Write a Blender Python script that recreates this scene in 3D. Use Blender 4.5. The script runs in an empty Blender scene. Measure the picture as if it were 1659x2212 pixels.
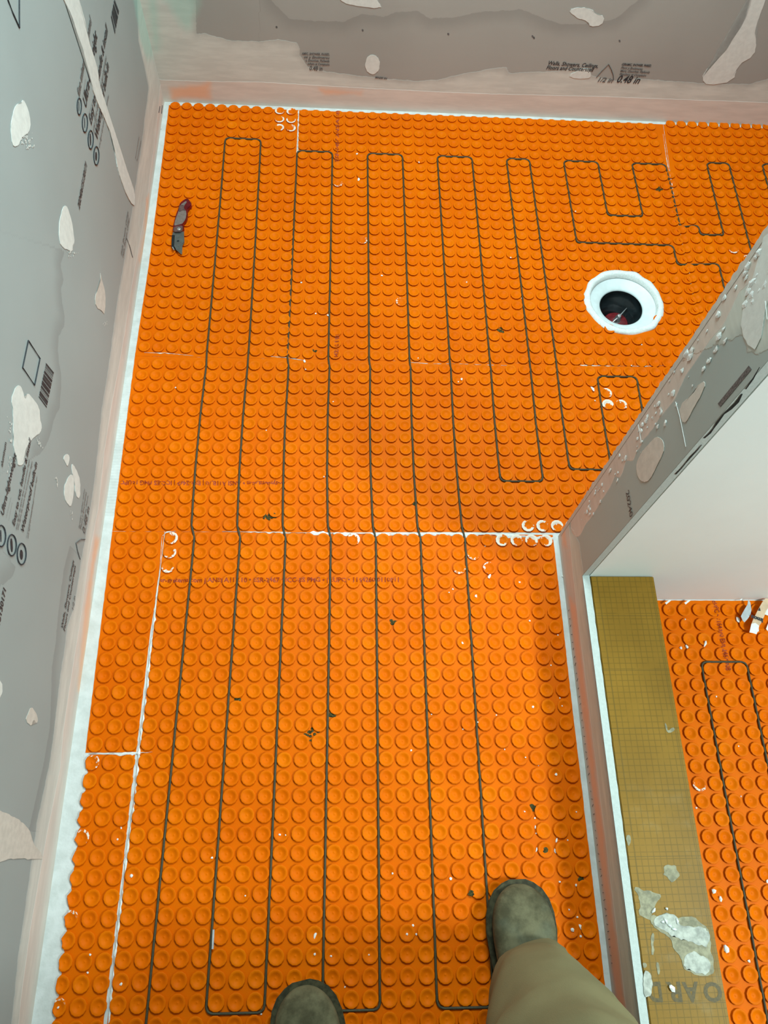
import bpy, bmesh, math, random
import numpy as np
from mathutils import Vector, noise
random.seed(7); rng = np.random.default_rng(7)
S = bpy.context.scene
COL = S.collection
PI = math.pi

# ---------------------------------------------------------------- camera, world, lights, exposure
F = 1611.72
CR = (0.426382079, -0.0477330503, -0.0124963162)
CP = np.array([0.356093542, -0.581000942, 1.41958421])
cd = bpy.data.cameras.new('camera'); cam = bpy.data.objects.new('camera', cd); COL.objects.link(cam)
cam.location = CP; cam.rotation_euler = CR
cd.sensor_fit = 'VERTICAL'; cd.sensor_height = 24.0; cd.lens = F / 2212 * 24.0; cd.clip_start = 0.02
S.camera = cam
W = bpy.data.worlds.new('world'); S.world = W; W.use_nodes = True
W.node_tree.nodes['Background'].inputs[0].default_value = (0.8, 0.88, 1.0, 1)
W.node_tree.nodes['Background'].inputs[1].default_value = 0.3
def area(name, loc, size, power, color, rot=(0, 0, 0)):
    l = bpy.data.lights.new(name, 'AREA'); l.shape = 'RECTANGLE'; l.size, l.size_y = size; l.energy = power; l.color = color
    o = bpy.data.objects.new(name, l); o.location = loc; o.rotation_euler = rot; COL.objects.link(o); return o
area('ceiling_lamp', (0.66, 0.66, 1.85), (0.7, 0.7), 33, (0.76, 0.97, 1.0))
area('side_room_lamp', (1.95, -0.90, 2.05), (0.4, 0.4), 42, (0.76, 0.97, 1.0))
vs = S.view_settings; vs.view_transform = 'Standard'; vs.look = 'None'; vs.gamma = 1; vs.use_curve_mapping = False
vs.exposure = 0.42

# ---------------------------------------------------------------- measuring helpers
def euler_m(rx, ry, rz):
    cx, sx, cy, sy, cz, sz = math.cos(rx), math.sin(rx), math.cos(ry), math.sin(ry), math.cos(rz), math.sin(rz)
    return np.array([[cz,-sz,0],[sz,cz,0],[0,0,1]]) @ np.array([[cy,0,sy],[0,1,0],[-sy,0,cy]]) @ np.array([[1,0,0],[0,cx,-sx],[0,sx,cx]])
RM = euler_m(*CR)
def ray(px, py): return RM @ np.array([px - 829.5, 1106 - py, -F])
def up(px, py, z=0.0):
    d = ray(px, py); return CP + d * ((z - CP[2]) / d[2])
class Frame:                       # a wall plane: origin, along, up, normal
    def __init__(s, O, U, N):
        s.O = np.array(O, float); s.U = np.array(U, float); s.U /= np.linalg.norm(s.U)
        s.V = np.array([0, 0, 1.0]); s.N = np.array(N, float); s.N /= np.linalg.norm(s.N)
    def at(s, px, py):
        d = ray(px, py); t = np.dot(s.O - CP, s.N) / np.dot(d, s.N); p = CP + d * t - s.O
        return (float(p @ s.U), float(p @ s.V))
    def w(s, u, v, n=0.0): return s.O + s.U * u + s.V * v + s.N * n
def zs(x0, y0, k, pts): return [(x0 + x / k, y0 + y / k) for x, y in pts]

# ---------------------------------------------------------------- object helpers
def tag(o, label=None, cat=None, group=None, kind=None):
    if label: o['label'] = label
    if cat: o['category'] = cat
    if group: o['group'] = group
    if kind: o['kind'] = kind
    return o
def thing(name, loc, label, cat, group=None):
    o = bpy.data.objects.new(name, None); o.location = loc; o.empty_display_size = 0.05; COL.objects.link(o)
    return tag(o, label, cat, group)
def link(name, me, mat=None, parent=None, smooth=False):
    o = bpy.data.objects.new(name, me); COL.objects.link(o)
    if mat: me.materials.append(mat)
    if smooth: me.polygons.foreach_set('use_smooth', [True] * len(me.polygons))
    if parent:
        o.parent = parent
        o.location = -parent.location if parent.type == 'EMPTY' else (0, 0, 0)
    return o
def mesh(name, v, f, mat=None, parent=None, smooth=False):
    me = bpy.data.meshes.new(name); me.from_pydata([tuple(map(float, p)) for p in v], [], [tuple(int(i) for i in q) for q in f]); me.update()
    return link(name, me, mat, parent, smooth)
def bobj(name, bm, mat=None, parent=None, smooth=False):
    me = bpy.data.meshes.new(name); bm.to_mesh(me); bm.free(); return link(name, me, mat, parent, smooth)
def box(bm, lo, hi, bevel=0):
    r = bmesh.ops.create_cube(bm, size=1)
    for v in r['verts']:
        v.co = Vector([lo[i] + (v.co[i] + .5) * (hi[i] - lo[i]) for i in range(3)])
    if bevel:
        es = list({e for v in r['verts'] for e in v.link_edges})
        bmesh.ops.bevel(bm, geom=es, offset=bevel, segments=2, affect='EDGES')
def tube(path, r, n=8, cap=True):
    P = [Vector(p) for p in path]; vs_, fs = [], []
    upv = Vector((0, 0, 1))
    for i, p in enumerate(P):
        t = (P[min(i + 1, len(P) - 1)] - P[max(i - 1, 0)]).normalized()
        a = t.cross(upv)
        a = a.normalized() if a.length > 1e-4 else Vector((1, 0, 0))
        b = a.cross(t).normalized(); rr = r[i] if hasattr(r, '__len__') else r
        for k in range(n):
            w = 2 * PI * k / n; vs_.append(p + a * math.cos(w) * rr + b * math.sin(w) * rr)
    for i in range(len(P) - 1):
        for k in range(n):
            k2 = (k + 1) % n; fs.append((i * n + k, i * n + k2, (i + 1) * n + k2, (i + 1) * n + k))
    if cap: fs += [tuple(range(n))[::-1], tuple((len(P) - 1) * n + k for k in range(n))]
    return vs_, fs

# ---------------------------------------------------------------- material helpers
class NT:
    def __init__(s, name):
        s.m = bpy.data.materials.new(name); s.m.use_nodes = True; s.t = s.m.node_tree; s.b = s.t.nodes['Principled BSDF']
    def n(s, t, **kw):
        x = s.t.nodes.new(t)
        for k, v in kw.items(): setattr(x, k, v)
        return x
    def set(s, sock, v):
        if isinstance(v, bpy.types.NodeSocket): s.t.links.new(v, sock)
        elif isinstance(v, tuple) and len(v) == 3 and sock.type == 'RGBA': sock.default_value = (*v, 1)
        else: sock.default_value = v
    def math(s, op, a, b=0.0, c=None, clamp=False):
        x = s.n('ShaderNodeMath', operation=op); x.use_clamp = clamp
        s.set(x.inputs[0], a); s.set(x.inputs[1], b)
        if c is not None: s.set(x.inputs[2], c)
        return x.outputs[0]
    def mix(s, f, a, b, mode='MIX'):
        x = s.n('ShaderNodeMix', data_type='RGBA', blend_type=mode)
        s.set(x.inputs[0], f); s.set(x.inputs[6], a); s.set(x.inputs[7], b); return x.outputs[2]
    def noise(s, scale, detail=3, rough=.55, vec=None, dist=0.0):
        x = s.n('ShaderNodeTexNoise'); x.inputs['Scale'].default_value = scale; x.inputs['Detail'].default_value = detail
        x.inputs['Roughness'].default_value = rough; x.inputs['Distortion'].default_value = dist
        s.t.links.new(vec if vec is not None else s.pos(), x.inputs['Vector']); return x.outputs[0]
    def pos(s):
        if not hasattr(s, '_p'): s._p = s.n('ShaderNodeNewGeometry').outputs['Position']
        return s._p
    def scaled(s, v):
        x = s.n('ShaderNodeVectorMath', operation='MULTIPLY'); s.t.links.new(s.pos(), x.inputs[0]); x.inputs[1].default_value = v; return x.outputs[0]
    def xyz(s, i):
        x = s.n('ShaderNodeSeparateXYZ'); s.t.links.new(s.pos(), x.inputs[0]); return x.outputs[i]
    def attr(s, name): return s.n('ShaderNodeAttribute', attribute_name=name).outputs['Fac']
    def ramp(s, v, lo, hi):
        x = s.n('ShaderNodeMapRange', interpolation_type='SMOOTHSTEP'); s.set(x.inputs[0], v)
        x.inputs[1].default_value = lo; x.inputs[2].default_value = hi; return x.outputs[0]
    def bump(s, h, strength=.3, dist=.001):
        x = s.n('ShaderNodeBump'); x.inputs['Strength'].default_value = strength; x.inputs['Distance'].default_value = dist
        s.t.links.new(h, x.inputs['Height']); s.t.links.new(x.outputs[0], s.b.inputs['Normal'])
    def fin(s, col, rough=.7, spec=.3):
        s.set(s.b.inputs['Base Color'], col); s.b.inputs['Roughness'].default_value = rough
        s.b.inputs['Specular IOR Level'].default_value = spec; return s.m

def plain(name, c, rough=.7, spec=.3, var=.12, scale=60, metal=0, bump=.15):
    t = NT(name); n = t.noise(scale, 4)
    c2 = tuple(x * (1 - var * 2) for x in c)
    t.b.inputs['Metallic'].default_value = metal
    if bump: t.bump(t.noise(scale * 3, 3), bump)
    return t.fin(t.mix(t.ramp(n, .3, .7), c2, c), rough, spec)

C_GREY = (.33, .375, .36); C_COMP = (.66, .665, .595); C_PINK = (.70, .61, .53); C_ORNG = (.82, .42, .23); C_MINT = (.32, .60, .50)
def board_mat(name, base=C_GREY, comp=C_COMP, pink=C_PINK, warp=.004):
    t = NT(name)
    streak = t.noise(30, 4, .6, vec=t.scaled((.35, .35, 2.2)))
    edge = t.math('MULTIPLY', t.math('SUBTRACT', t.noise(55, 5, .62), .5), warp * 2.5)
    soft = t.math('MULTIPLY', t.math('SUBTRACT', t.noise(18, 5, .6), .5), .03)
    c = t.mix(t.ramp(t.noise(2.2, 3), .3, .7), tuple(x * .93 for x in base), tuple(x * 1.04 for x in base))
    st = t.math('ADD', t.attr('stain'), edge)
    inside = t.ramp(st, -.0006, .0016)
    fade = t.math('SUBTRACT', 1.0, t.ramp(st, .0, .045))
    dark = t.math('ADD', t.math('MULTIPLY', t.math('MULTIPLY', inside, fade), .26), 0.0)
    c = t.mix(dark, c, (.10, .10, .09))
    cm = t.mix(t.ramp(streak, .35, .7), tuple(x * .86 for x in comp), comp)
    cmask = t.ramp(t.math('ADD', t.attr('comp'), edge), -.0012, .0012)
    thin = t.ramp(t.math('ADD', t.attr('comp'), soft), -.004, .02)
    c = t.mix(t.math('MULTIPLY', cmask, t.math('MULTIPLY_ADD', thin, .5, .42)), c, cm)
    pm = t.mix(t.ramp(streak, .3, .7), tuple(x * .88 for x in pink), pink)
    pmask = t.ramp(t.math('ADD', t.attr('pink'), t.math('MULTIPLY', edge, .35)), -.0008, .0008)
    c = t.mix(t.math('MULTIPLY', pmask, .88), c, pm)
    c = t.mix(t.math('MULTIPLY', t.ramp(t.math('ADD', t.attr('mint'), soft), -.016, .016), .5), c, C_MINT)
    line = t.math('SUBTRACT', 1.0, t.ramp(t.math('ABSOLUTE', t.math('ADD', t.attr('pink'), t.math('MULTIPLY', edge, .35))), .0, .0016))
    c = t.mix(t.math('MULTIPLY', line, .45), c, (.8, .78, .73))
    om = t.ramp(t.math('ADD', t.attr('orng'), soft), -.010, .012)
    c = t.mix(t.math('MULTIPLY', om, .75), c, C_ORNG)
    h = t.math('ADD', t.math('MULTIPLY', cmask, 1.0), t.math('MULTIPLY', streak, .5))
    t.bump(t.math('ADD', h, t.math('MULTIPLY', pmask, .8)), .35, .0012)
    return t.fin(c, .62, .25)
M = {}
M['left'] = board_mat('left_wall_foam_board')
M['back'] = board_mat('back_wall_foam_board', base=(.355, .35, .315))
M['end'] = board_mat('partition_foam_board', base=(.36, .42, .39), comp=(.62, .66, .58), pink=(.64, .56, .48), warp=.006)  # same grey board; base colour lightened in place of missing direct lamp light
M['filler'] = plain('filler_compound', (.69, .71, .655), .75, .2, .05, 90)
M['filler_pink'] = plain('filler_compound_pinkish', (.62, .585, .51), .75, .2, .06, 90)
M['ink'] = plain('printing_ink', (.045, .05, .055), .6, .2, .2, 400, bump=0)
M['ink_soft'] = plain('faded_printing_ink', (.17, .17, .165), .6, .2, .3, 400, bump=0)
M['white'] = plain('white_board_face', (.86, .93, .89), .55, .3, .015, 6)
M['foam'] = plain('white_foam_edge', (.52, .57, .53), .8, .1, .05, 220, bump=.4)
M['gap'] = plain('dark_gap', (.03, .03, .028), .9, .1, .1, 200)
M['grey_plain'] = plain('wall_board_plain', (.34, .34, .33), .7, .2, .05, 8)
M['ceil'] = plain('ceiling_paint', (.75, .75, .73), .8, .2, .03, 8)
def slab_mat():
    t = NT('white_thinset_mortar')
    w = t.n('ShaderNodeTexWave', wave_type='BANDS', bands_direction='Y'); w.inputs['Scale'].default_value = 45; w.inputs['Distortion'].default_value = 1.2
    w.inputs['Detail'].default_value = 2; t.t.links.new(t.pos(), w.inputs['Vector'])
    y = t.xyz(1)
    rg = t.math('MULTIPLY', t.ramp(y, .02, .10), t.math('SUBTRACT', 1.0, t.ramp(y, .72, .8)))
    n = t.noise(120, 5)
    t.bump(t.math('ADD', t.math('MULTIPLY', w.outputs[0], t.math('MULTIPLY', rg, 1.6)), n), .6, .0014)
    return t.fin(t.mix(t.ramp(t.noise(40, 4), .3, .7), (.56, .58, .55), (.66, .68, .655)), .8, .15)
M['slab'] = slab_mat()
M['mortar'] = plain('dried_mortar', (.80, .84, .80), .8, .15, .08, 250, bump=.5)
M['mortar_pink'] = plain('thin_mortar_film', (.80, .62, .48), .8, .15, .1, 250, bump=.3)
def membrane_mat(name, base, deep):
    t = NT(name); at = t.attr('tint')
    g = t.noise(7, 3); c = t.mix(t.ramp(g, .25, .75), deep, base)
    c = t.mix(t.math('MULTIPLY', at, .5), c, (.80, .20, .0))
    mo = t.ramp(t.math('ADD', t.attr('mortar'), t.math('MULTIPLY', t.math('SUBTRACT', t.noise(210, 3), .5), 1.3)), .45, .6)
    c = t.mix(t.math('MULTIPLY', mo, .9), c, (.80, .76, .66))
    t.bump(t.noise(500, 2), .12, .0006)
    return t.fin(c, .5, .05)
M['mem'] = membrane_mat('orange_uncoupling_membrane', (.73, .140, .0), (.67, .114, .0))
M['memr'] = membrane_mat('orange_membrane_side_room', (.76, .150, .0), (.70, .124, .0))
M['cable'] = plain('olive_grey_cable_jacket', (.072, .062, .036), .5, .2, .12, 300)
M['redink'] = plain('dark_red_ink_on_orange', (.42, .045, .003), .55, .3, .2, 300, bump=0)

# ---------------------------------------------------------------- signed distance to polygon, vectorised
def sdf(U, V, poly, opened=False):     # opened: distance is measured to the outline without its last three points
    P = np.array(poly); n = len(P); d2 = np.full(U.shape, 1e9); ins = np.zeros(U.shape, bool)
    for i in range(n):
        a, b = P[i], P[(i + 1) % n]; ex, ey = b - a; wx, wy = U - a[0], V - a[1]
        t = np.clip((wx * ex + wy * ey) / (ex * ex + ey * ey + 1e-12), 0, 1)
        if not (opened and i >= n - 4): d2 = np.minimum(d2, (wx - ex * t) ** 2 + (wy - ey * t) ** 2)
        if a[1] != b[1]:
            c = ((a[1] > V) != (b[1] > V)) & (U < (b[0] - a[0]) * (V - a[1]) / (b[1] - a[1]) + a[0]); ins ^= c
    return np.where(ins, 1, -1) * np.sqrt(d2)
def wall_grid(name, fr, us, vs_, mat, layers, label=None, parent=None, top=None):
    U, V = np.meshgrid(us, vs_); nu, nv = len(us), len(vs_)
    co = (fr.O[None, None] + U[..., None] * fr.U + V[..., None] * fr.V).reshape(-1, 3)
    i = (np.arange(nv - 1)[:, None] * nu + np.arange(nu - 1)[None]).ravel()
    f = np.stack([i, i + 1, i + nu + 1, i + nu], 1)
    if np.cross(fr.U, fr.V) @ fr.N < 0: f = f[:, ::-1]
    me = bpy.data.meshes.new(name); me.vertices.add(len(co)); me.vertices.foreach_set('co', co.ravel())
    me.loops.add(f.size); me.loops.foreach_set('vertex_index', f.ravel()); me.polygons.add(len(f))
    me.polygons.foreach_set('loop_start', np.arange(0, f.size, 4)); me.polygons.foreach_set('loop_total', np.full(len(f), 4)); me.update()
    for k in ('stain', 'mint', 'comp', 'pink', 'orng'):
        v = np.full(U.shape, -.2)
        for poly in layers.get(k, []): v = np.maximum(v, sdf(U, V, poly, k == 'stain'))
        a = me.attributes.new(k, 'FLOAT', 'POINT'); a.data.foreach_set('value', np.clip(v, -.2, .2).ravel())
    return link(name, me, mat, parent)
def fine(a, b, step, lo, hi, coarse=.25):
    return np.concatenate([np.arange(lo, a - 1e-6, coarse) if a > lo else [], np.arange(a, b, step), [b], np.arange(b + coarse, hi, coarse) if hi > b + coarse else [], [hi] if hi > b else []]).astype(float)
def jag(poly, step=.003, amp=.0012, seed=0.0, freq=90):
    P = [Vector((*p, 0)) for p in poly]; out = []
    for i, a in enumerate(P):
        b = P[(i + 1) % len(P)]; L = (b - a).length; n = max(1, int(L / step)); nr = Vector((-(b - a).y, (b - a).x, 0))
        if nr.length > 0: nr.normalize()
        for k in range(n):
            q = a.lerp(b, k / n); w = noise.noise(Vector((q.x * freq, q.y * freq, seed))) + .5 * noise.noise(Vector((q.x * freq * 3, q.y * freq * 3, seed)))
            out.append(q + nr * w * amp)
    return out
def patch(name, fr, px, mat, parent, thick=.0009, amp=.0012, seed=0, uv=None, smooth=1):
    P = uv if uv else [fr.at(*p) for p in px]
    for _ in range(smooth):            # round the outline
        Q = []
        for i in range(len(P)):
            a, b = P[i], P[(i + 1) % len(P)]
            Q += [(a[0] * .75 + b[0] * .25, a[1] * .75 + b[1] * .25), (a[0] * .25 + b[0] * .75, a[1] * .25 + b[1] * .75)]
        P = Q
    pts = jag(P, amp=amp, seed=seed)
    bm = bmesh.new(); n = len(pts)
    lo = [bm.verts.new(fr.w(p.x, p.y, .0002)) for p in pts]
    hi = [bm.verts.new(fr.w(p.x, p.y, thick)) for p in pts]
    for i in range(n): bm.faces.new((lo[i], lo[(i + 1) % n], hi[(i + 1) % n], hi[i]))
    f = bm.faces.new(hi); bmesh.ops.triangulate(bm, faces=[f]); bmesh.ops.recalc_face_normals(bm, faces=bm.faces)
    return bobj(name, bm, mat, parent)
def text_mesh(name, s, size, fr, u, v, mat, parent, shear=.25, bold=.0, rot=0.0, n=.0012, align='LEFT', sx=1.0):
    cu = bpy.data.curves.new(name, 'FONT'); cu.body = s; cu.size = size; cu.shear = shear; cu.offset = bold; cu.align_x = align; cu.fill_mode = 'FRONT'
    cu.resolution_u = 3
    o = bpy.data.objects.new(name, cu); COL.objects.link(o); dg = bpy.context.evaluated_depsgraph_get()
    me = bpy.data.meshes.new_from_object(o.evaluated_get(dg)); bpy.data.objects.remove(o)
    c, s_ = math.cos(rot), math.sin(rot); sg = 1
    for w in me.vertices:
        x, y = w.co.x * sx, w.co.y; w.co = fr.w(u + (x * c - y * s_) * sg, v + x * s_ + y * c, n)
    me.materials.clear()
    return link(name, me, mat, parent)

# ================================================================= STRUCTURE
HC = 2.4; XR = 2.25; YF = -2.3; ZR = -.025            # ceiling, right wall, rear wall, side-room floor level
def xl(y): return -.140 - .0101 * y                   # left wall line
def yb(x): return 1.289 - .0085 * (x + .15)           # back wall line
FL = Frame((xl(0), 0, 0), (-.0101, 1, 0), (1, .0101, 0))
FB = Frame((-.15, yb(-.15), 0), (1, -.0085, 0), (-.0085, -1, 0))
XE = .795; FE = Frame((XE, 0, 0), (0, -1, 0), (-1, 0, 0))           # end face of partition and face of curb
YW = -.118; FW = Frame((XE, YW, 0), (1, 0, 0), (0, -1, 0))          # front of partition
HCB = .12                                                            # curb height

# floor slab with drain hole
DC = (1.026, .632); 
def ring_fill(outer, holes, z):
    bm = bmesh.new(); es = []
    for loop in [outer] + holes:
        v = [bm.verts.new((p[0], p[1], z)) for p in loop]; es += [bm.edges.new((v[i], v[(i + 1) % len(v)])) for i in range(len(v))]
    bmesh.ops.triangle_fill(bm, use_beauty=True, edges=es)
    for f in bm.faces:
        if f.normal.z < 0: f.normal_flip()
    return bm
def circ(c, r, n=48, j=0.0, seed=0):
    return [(c[0] + (r + j * noise.noise(Vector((math.cos(2*PI*k/n) * 2.2, math.sin(2*PI*k/n) * 2.2, seed)))) * math.cos(2*PI*k/n),
             c[1] + (r + j * noise.noise(Vector((math.cos(2*PI*k/n) * 2.2, math.sin(2*PI*k/n) * 2.2, seed)))) * math.sin(2*PI*k/n)) for k in range(n)]
bm = ring_fill([(-.2, YF), (XE + .006, YF), (XE + .006, YW + .006), (XR, YW + .006), (XR, 1.32), (-.2, 1.32)], [circ(DC, .083)], 0)
g = bmesh.ops.extrude_face_region(bm, geom=bm.faces[:])
for v in [x for x in g['geom'] if isinstance(x, bmesh.types.BMVert)]: v.co.z -= .1
bmesh.ops.recalc_face_normals(bm, faces=bm.faces)
tag(bobj('floor', bm, M['slab']), 'white thinset mortar bed under the orange membrane', None, None, 'structure')
bm = bmesh.new(); box(bm, (XE + .13, YF, ZR - .08), (XR, YW + .02, ZR))
tag(bobj('floor_side_room', bm, M['slab']), 'mortar bed of the side room right of the curb', None, None, 'structure')

# ---- left wall
def q(fr, pts): return [fr.at(*p) for p in pts]
comp_edge = [(303,60),(299,89),(312,145),(321,190),(312,260),(303,334),(297,370),(288,437),(270,555),(256,633),(243,727),(240,754),(231,818),(220,881),(213,953),(204,1038),(192,1120),(174,1219),(161,1307),(146,1352),(139,1406),(130,1460),(118,1569),(105,1659),(80,1774),(65,1884),(40,2059),(25,2212)]
pink_edge = [(348,165),(336,300),(330,334),(317,437),(301,526),(285,615),(268,727),(257,790),(240,881),(226,971),(213,1093),(201,1156),(190,1216),(181,1288),(172,1352),(163,1406),(150,1487),(137,1578),(130,1659),(100,1809),(65,2009),(45,2159),(40,2212)]
def down(L, u1, u0, vbot=-.03): return L + [(L[-1][0] - 1.5, L[-1][1]), (L[-1][0] - 1.5, vbot), (L[0][0] + .4, vbot), (L[0][0] + .4, L[0][1])]
Lc = q(FL, comp_edge); Lp = q(FL, pink_edge)
corner = q(FL, [(296,-60),(296,0),(299,89),(312,145),(321,190)]) ; corner = [(1.6, 1.3), (corner[0][0], 1.3)] + corner + [(1.6, -.02)]
layersL = {
 'comp': [down(Lc, 0, 0), corner],
 'pink': [down(Lp, 0, 0)],
 'orng': [q(FL, [(215,1165),(206,1215),(196,1300),(190,1370),(180,1440),(172,1500),(168,1490),(172,1420),(180,1350),(186,1290),(196,1215),(205,1165)]),
          q(FL, [(322,420),(318,500),(306,560),(300,580),(300,560),(310,500),(316,430)])],
 'mint': [q(FL, [(286,-20),(322,-20),(327,78),(332,125),(318,128),(304,90),(297,50)])],
 'stain': [q(FL, [(140,540),(131,575),(138,604),(132,624),(134,649),(140,682),(139,704),(127,727),(125,754),(128,781),(133,818),(129,881),(116,908),(112,931),(98,968),(81,986),(-60,1050),(-160,800),(0,500)]),
           q(FL, [(150,1180),(137,1234),(131,1280),(125,1325),(121,1379),(112,1442),(110,1505),(107,1578),(92,1659),(60,1800),(130,1800),(180,1500),(200,1220)]),
           q(FL, [(34,1225),(27,1247),(9,1261),(-60,1290),(-90,1200),(-20,1150)])],
}
us = fine(-1.0, 1.305, .005, YF, 1.305); vv = fine(-.02, .80, .005, -.02, HC)
wall_left = tag(wall_grid('wall_left', FL, us, vv, M['left'], layersL), 'grey foam-board wall on the left with pinkish sealing band at its foot', None, None, 'structure')
bm = bmesh.new(); box(bm, (-.30, YF, -.05), (-.175, 1.45, HC)); bobj('board_core', bm, M['foam'], wall_left)
# ---- back wall
bc = [(330,-60),(420,-60),(424,40),(424,75),(440,72),(500,88),(560,90),(600,85),(640,92),(649,106),(647,120),(664,144),(695,153),(743,160),(801,167),(840,171),(904,175),(949,172),(999,160),(1064,148),(1094,145),(1099,158),(1179,155),(1254,150),(1269,145),(1277,163),(1329,175),(1379,170),(1514,180),(1619,182),(1659,170),(1720,178)]
bp = [(340,170),(350,173),(450,176),(560,177),(695,185),(801,191),(960,199),(1064,203),(1279,208),(1317,209),(1500,216),(1564,218),(1720,224)]
layersB = {
 'comp': [q(FB, bc) + [(2.6, .05), (2.6, -.05), (-.2, -.05), (-.2, 1.4)]],
 'pink': [q(FB, bp) + [(2.6, q(FB, bp)[-1][1]), (2.6, -.05), (-.2, -.05), (-.2, q(FB, bp)[0][1])]],
 'orng': [q(FB, [(366,190),(452,180),(455,214),(420,212),(372,214)]), q(FB, [(690,192),(780,198),(780,206),(700,204)])],
 'mint': [q(FB, [(300,-60),(430,-60),(428,20),(415,60),(400,62),(385,40),(366,10),(345,-10)]), q(FB, [(322,-20),(334,-20),(340,60),(345,110),(334,112)])],
 'stain': [q(FB, [(560,-40),(595,10),(625,40),(690,45),(740,47),(780,30),(829,36),(854,27),(899,22),(929,40),(979,37),(1044,25),(1129,20),(1169,37),(1214,52),(1279,50),(1329,40),(1379,0),(1400,-60),(2200,-60),(2200,300),(560,300)])],
}
us = fine(-.03, 1.80, .005, -.03, XR + .15); vv = fine(-.02, .45, .005, -.02, HC)
wall_back = tag(wall_grid('wall_back', FB, us, vv, M['back'], layersB), 'grey-brown foam-board wall at the far end with pink band at its foot', None, None, 'structure')
bm = bmesh.new(); box(bm, (-.3, 1.32, -.05), (XR + .1, 1.45, HC)); bobj('board_core', bm, M['foam'], wall_back)
# ---- far side walls and ceiling outside the view
bm = bmesh.new(); box(bm, (XR, YF, -.05), (XR + .1, 1.4, HC)); tag(bobj('wall_right', bm, M['grey_plain']), kind='structure')
bm = bmesh.new(); box(bm, (-.3, YF - .1, -.05), (XR + .1, YF, HC)); tag(bobj('wall_front', bm, M['grey_plain']), kind='structure')
bm = bmesh.new(); box(bm, (-.3, YF, HC), (XR + .1, 1.45, HC + .1)); tag(bobj('ceiling', bm, M['ceil']), kind='structure')

# ---- partition wall (its end face looks left, its white front looks at the viewer)
part = tag(bpy.data.objects.new('wall_partition', None), 'stub wall ending in grey foam board with bare white front', None, None, 'structure'); COL.objects.link(part)
U1 = .0115; u0 = -.012
tape = zs(1230, 850, 3.867, [(20,1160),(60,1200),(90,1180),(130,1100),(200,1010),(270,890),(340,780),(380,690),(420,700),(440,670),(470,560),(530,560),(560,490),(600,430),(620,380),(700,290),(760,190),(880,50)]) + [(1480,812),(1534,735),(1562,702),(1580,667),(1597,630),(1634,596),(1659,569),(1720,500)]
Tp = q(FE, tape)
yend = -YW
lay = {
 'pink': [[(-.1, Tp[0][1] - .0), *Tp, (-.1, Tp[-1][1])], [(-.1, -.05), (3, -.05), (3, .064), (.16, .064), (.09, .067), (.03, .075), (.0, .078), (-.1, .08)]],
 'comp': [q(FE, [(1440,800),(1497,765),(1560,742),(1590,729),(1606,723),(1616,757),(1635,765),(1659,755),(1720,740),(1760,300),(1600,560),(1440,760)]), q(FE, zs(1180,1100,5.53,[(200,180),(330,250),(400,420),(430,640),(440,800)])) + [(.15,.11),(3,.105),(3,-.05),(-.1,-.05),(-.1,.12)]],
 'orng': [[(-.03,.02),(.02,.02),(.035,.052),(-.03,.055)], [(.13,.026),(.3,.020),(1.6,.016),(1.6,.056),(.3,.056),(.16,.056)]],
 'stain': [], 'mint': []}
# tall end face
us = np.linspace(-.0118, yend, 52); vv = fine(0, .98, .0035, 0, HC)
wall_grid('end_board', FE, us, vv, M['end'], lay, parent=part)
# curb face continues the same plane towards the viewer
curb = thing('door_curb', (.86, -.9, 0), 'low curb faced with foam board and topped by a tan gridded board, right of the boots', 'curb')
us = np.arange(yend, 2.0, .005); vv = np.arange(0, HCB + .001, .004)
o = wall_grid('face_board', FE, us, vv, M['end'], lay, parent=curb)
o['label'] = 'grey curb face with orange and pink sealing band along the floor'
bm = bmesh.new(); box(bm, (XE + .0006, YW, 0), (XE + .0126, -.012 + .024, HC), 0); 
for v in bm.verts:
    if v.co.y > -.05: v.co.y = .0118
bobj('foam_core', bm, M['foam'], part)
bm = bmesh.new(); box(bm, (XE + .0146, YW, ZR - .02), (XR, YW + .0125, HC)); bobj('front_board', bm, M['white'], part)
bm = bmesh.new(); box(bm, (XE + .0128, YW + .004, 0), (XR, .0, HC)); bobj('stud_core', bm, M['gap'], part)
bm = bmesh.new(); box(bm, (XE + .0006, 0.0, 0), (XR, .0118, HC)); bobj('rear_board', bm, M['grey_plain'], part)
# crack flakes along the dark gap of the partition
def crack(px, w, seed):
    w = w * .4
    P = [FW.at(*p) for p in px]; bm = bmesh.new(); a = []; b = []
    for i, (u, v) in enumerate(P):
        ww = w * (.5 + abs(noise.noise(Vector((i * .7, seed, 0)))) * 2)
        a.append(bm.verts.new(FW.w(u - ww * .3, v, .0006))); b.append(bm.verts.new(FW.w(u + ww, v, .0006)))
    for i in range(len(P) - 1): bm.faces.new((a[i], b[i], b[i + 1], a[i + 1]))
    bobj('torn_crack', bm, M['gap'], part)
crack([(1602,850),(1590,868),(1575,883),(1562,894),(1548,912),(1540,925),(1532,935),(1520,946)], .006, 1)
crack([(1515,960),(1505,972),(1492,985),(1480,1000),(1470,1012),(1458,1024)], .004, 3)
crack([(1640,792),(1625,818),(1610,840)], .003, 5)
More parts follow.
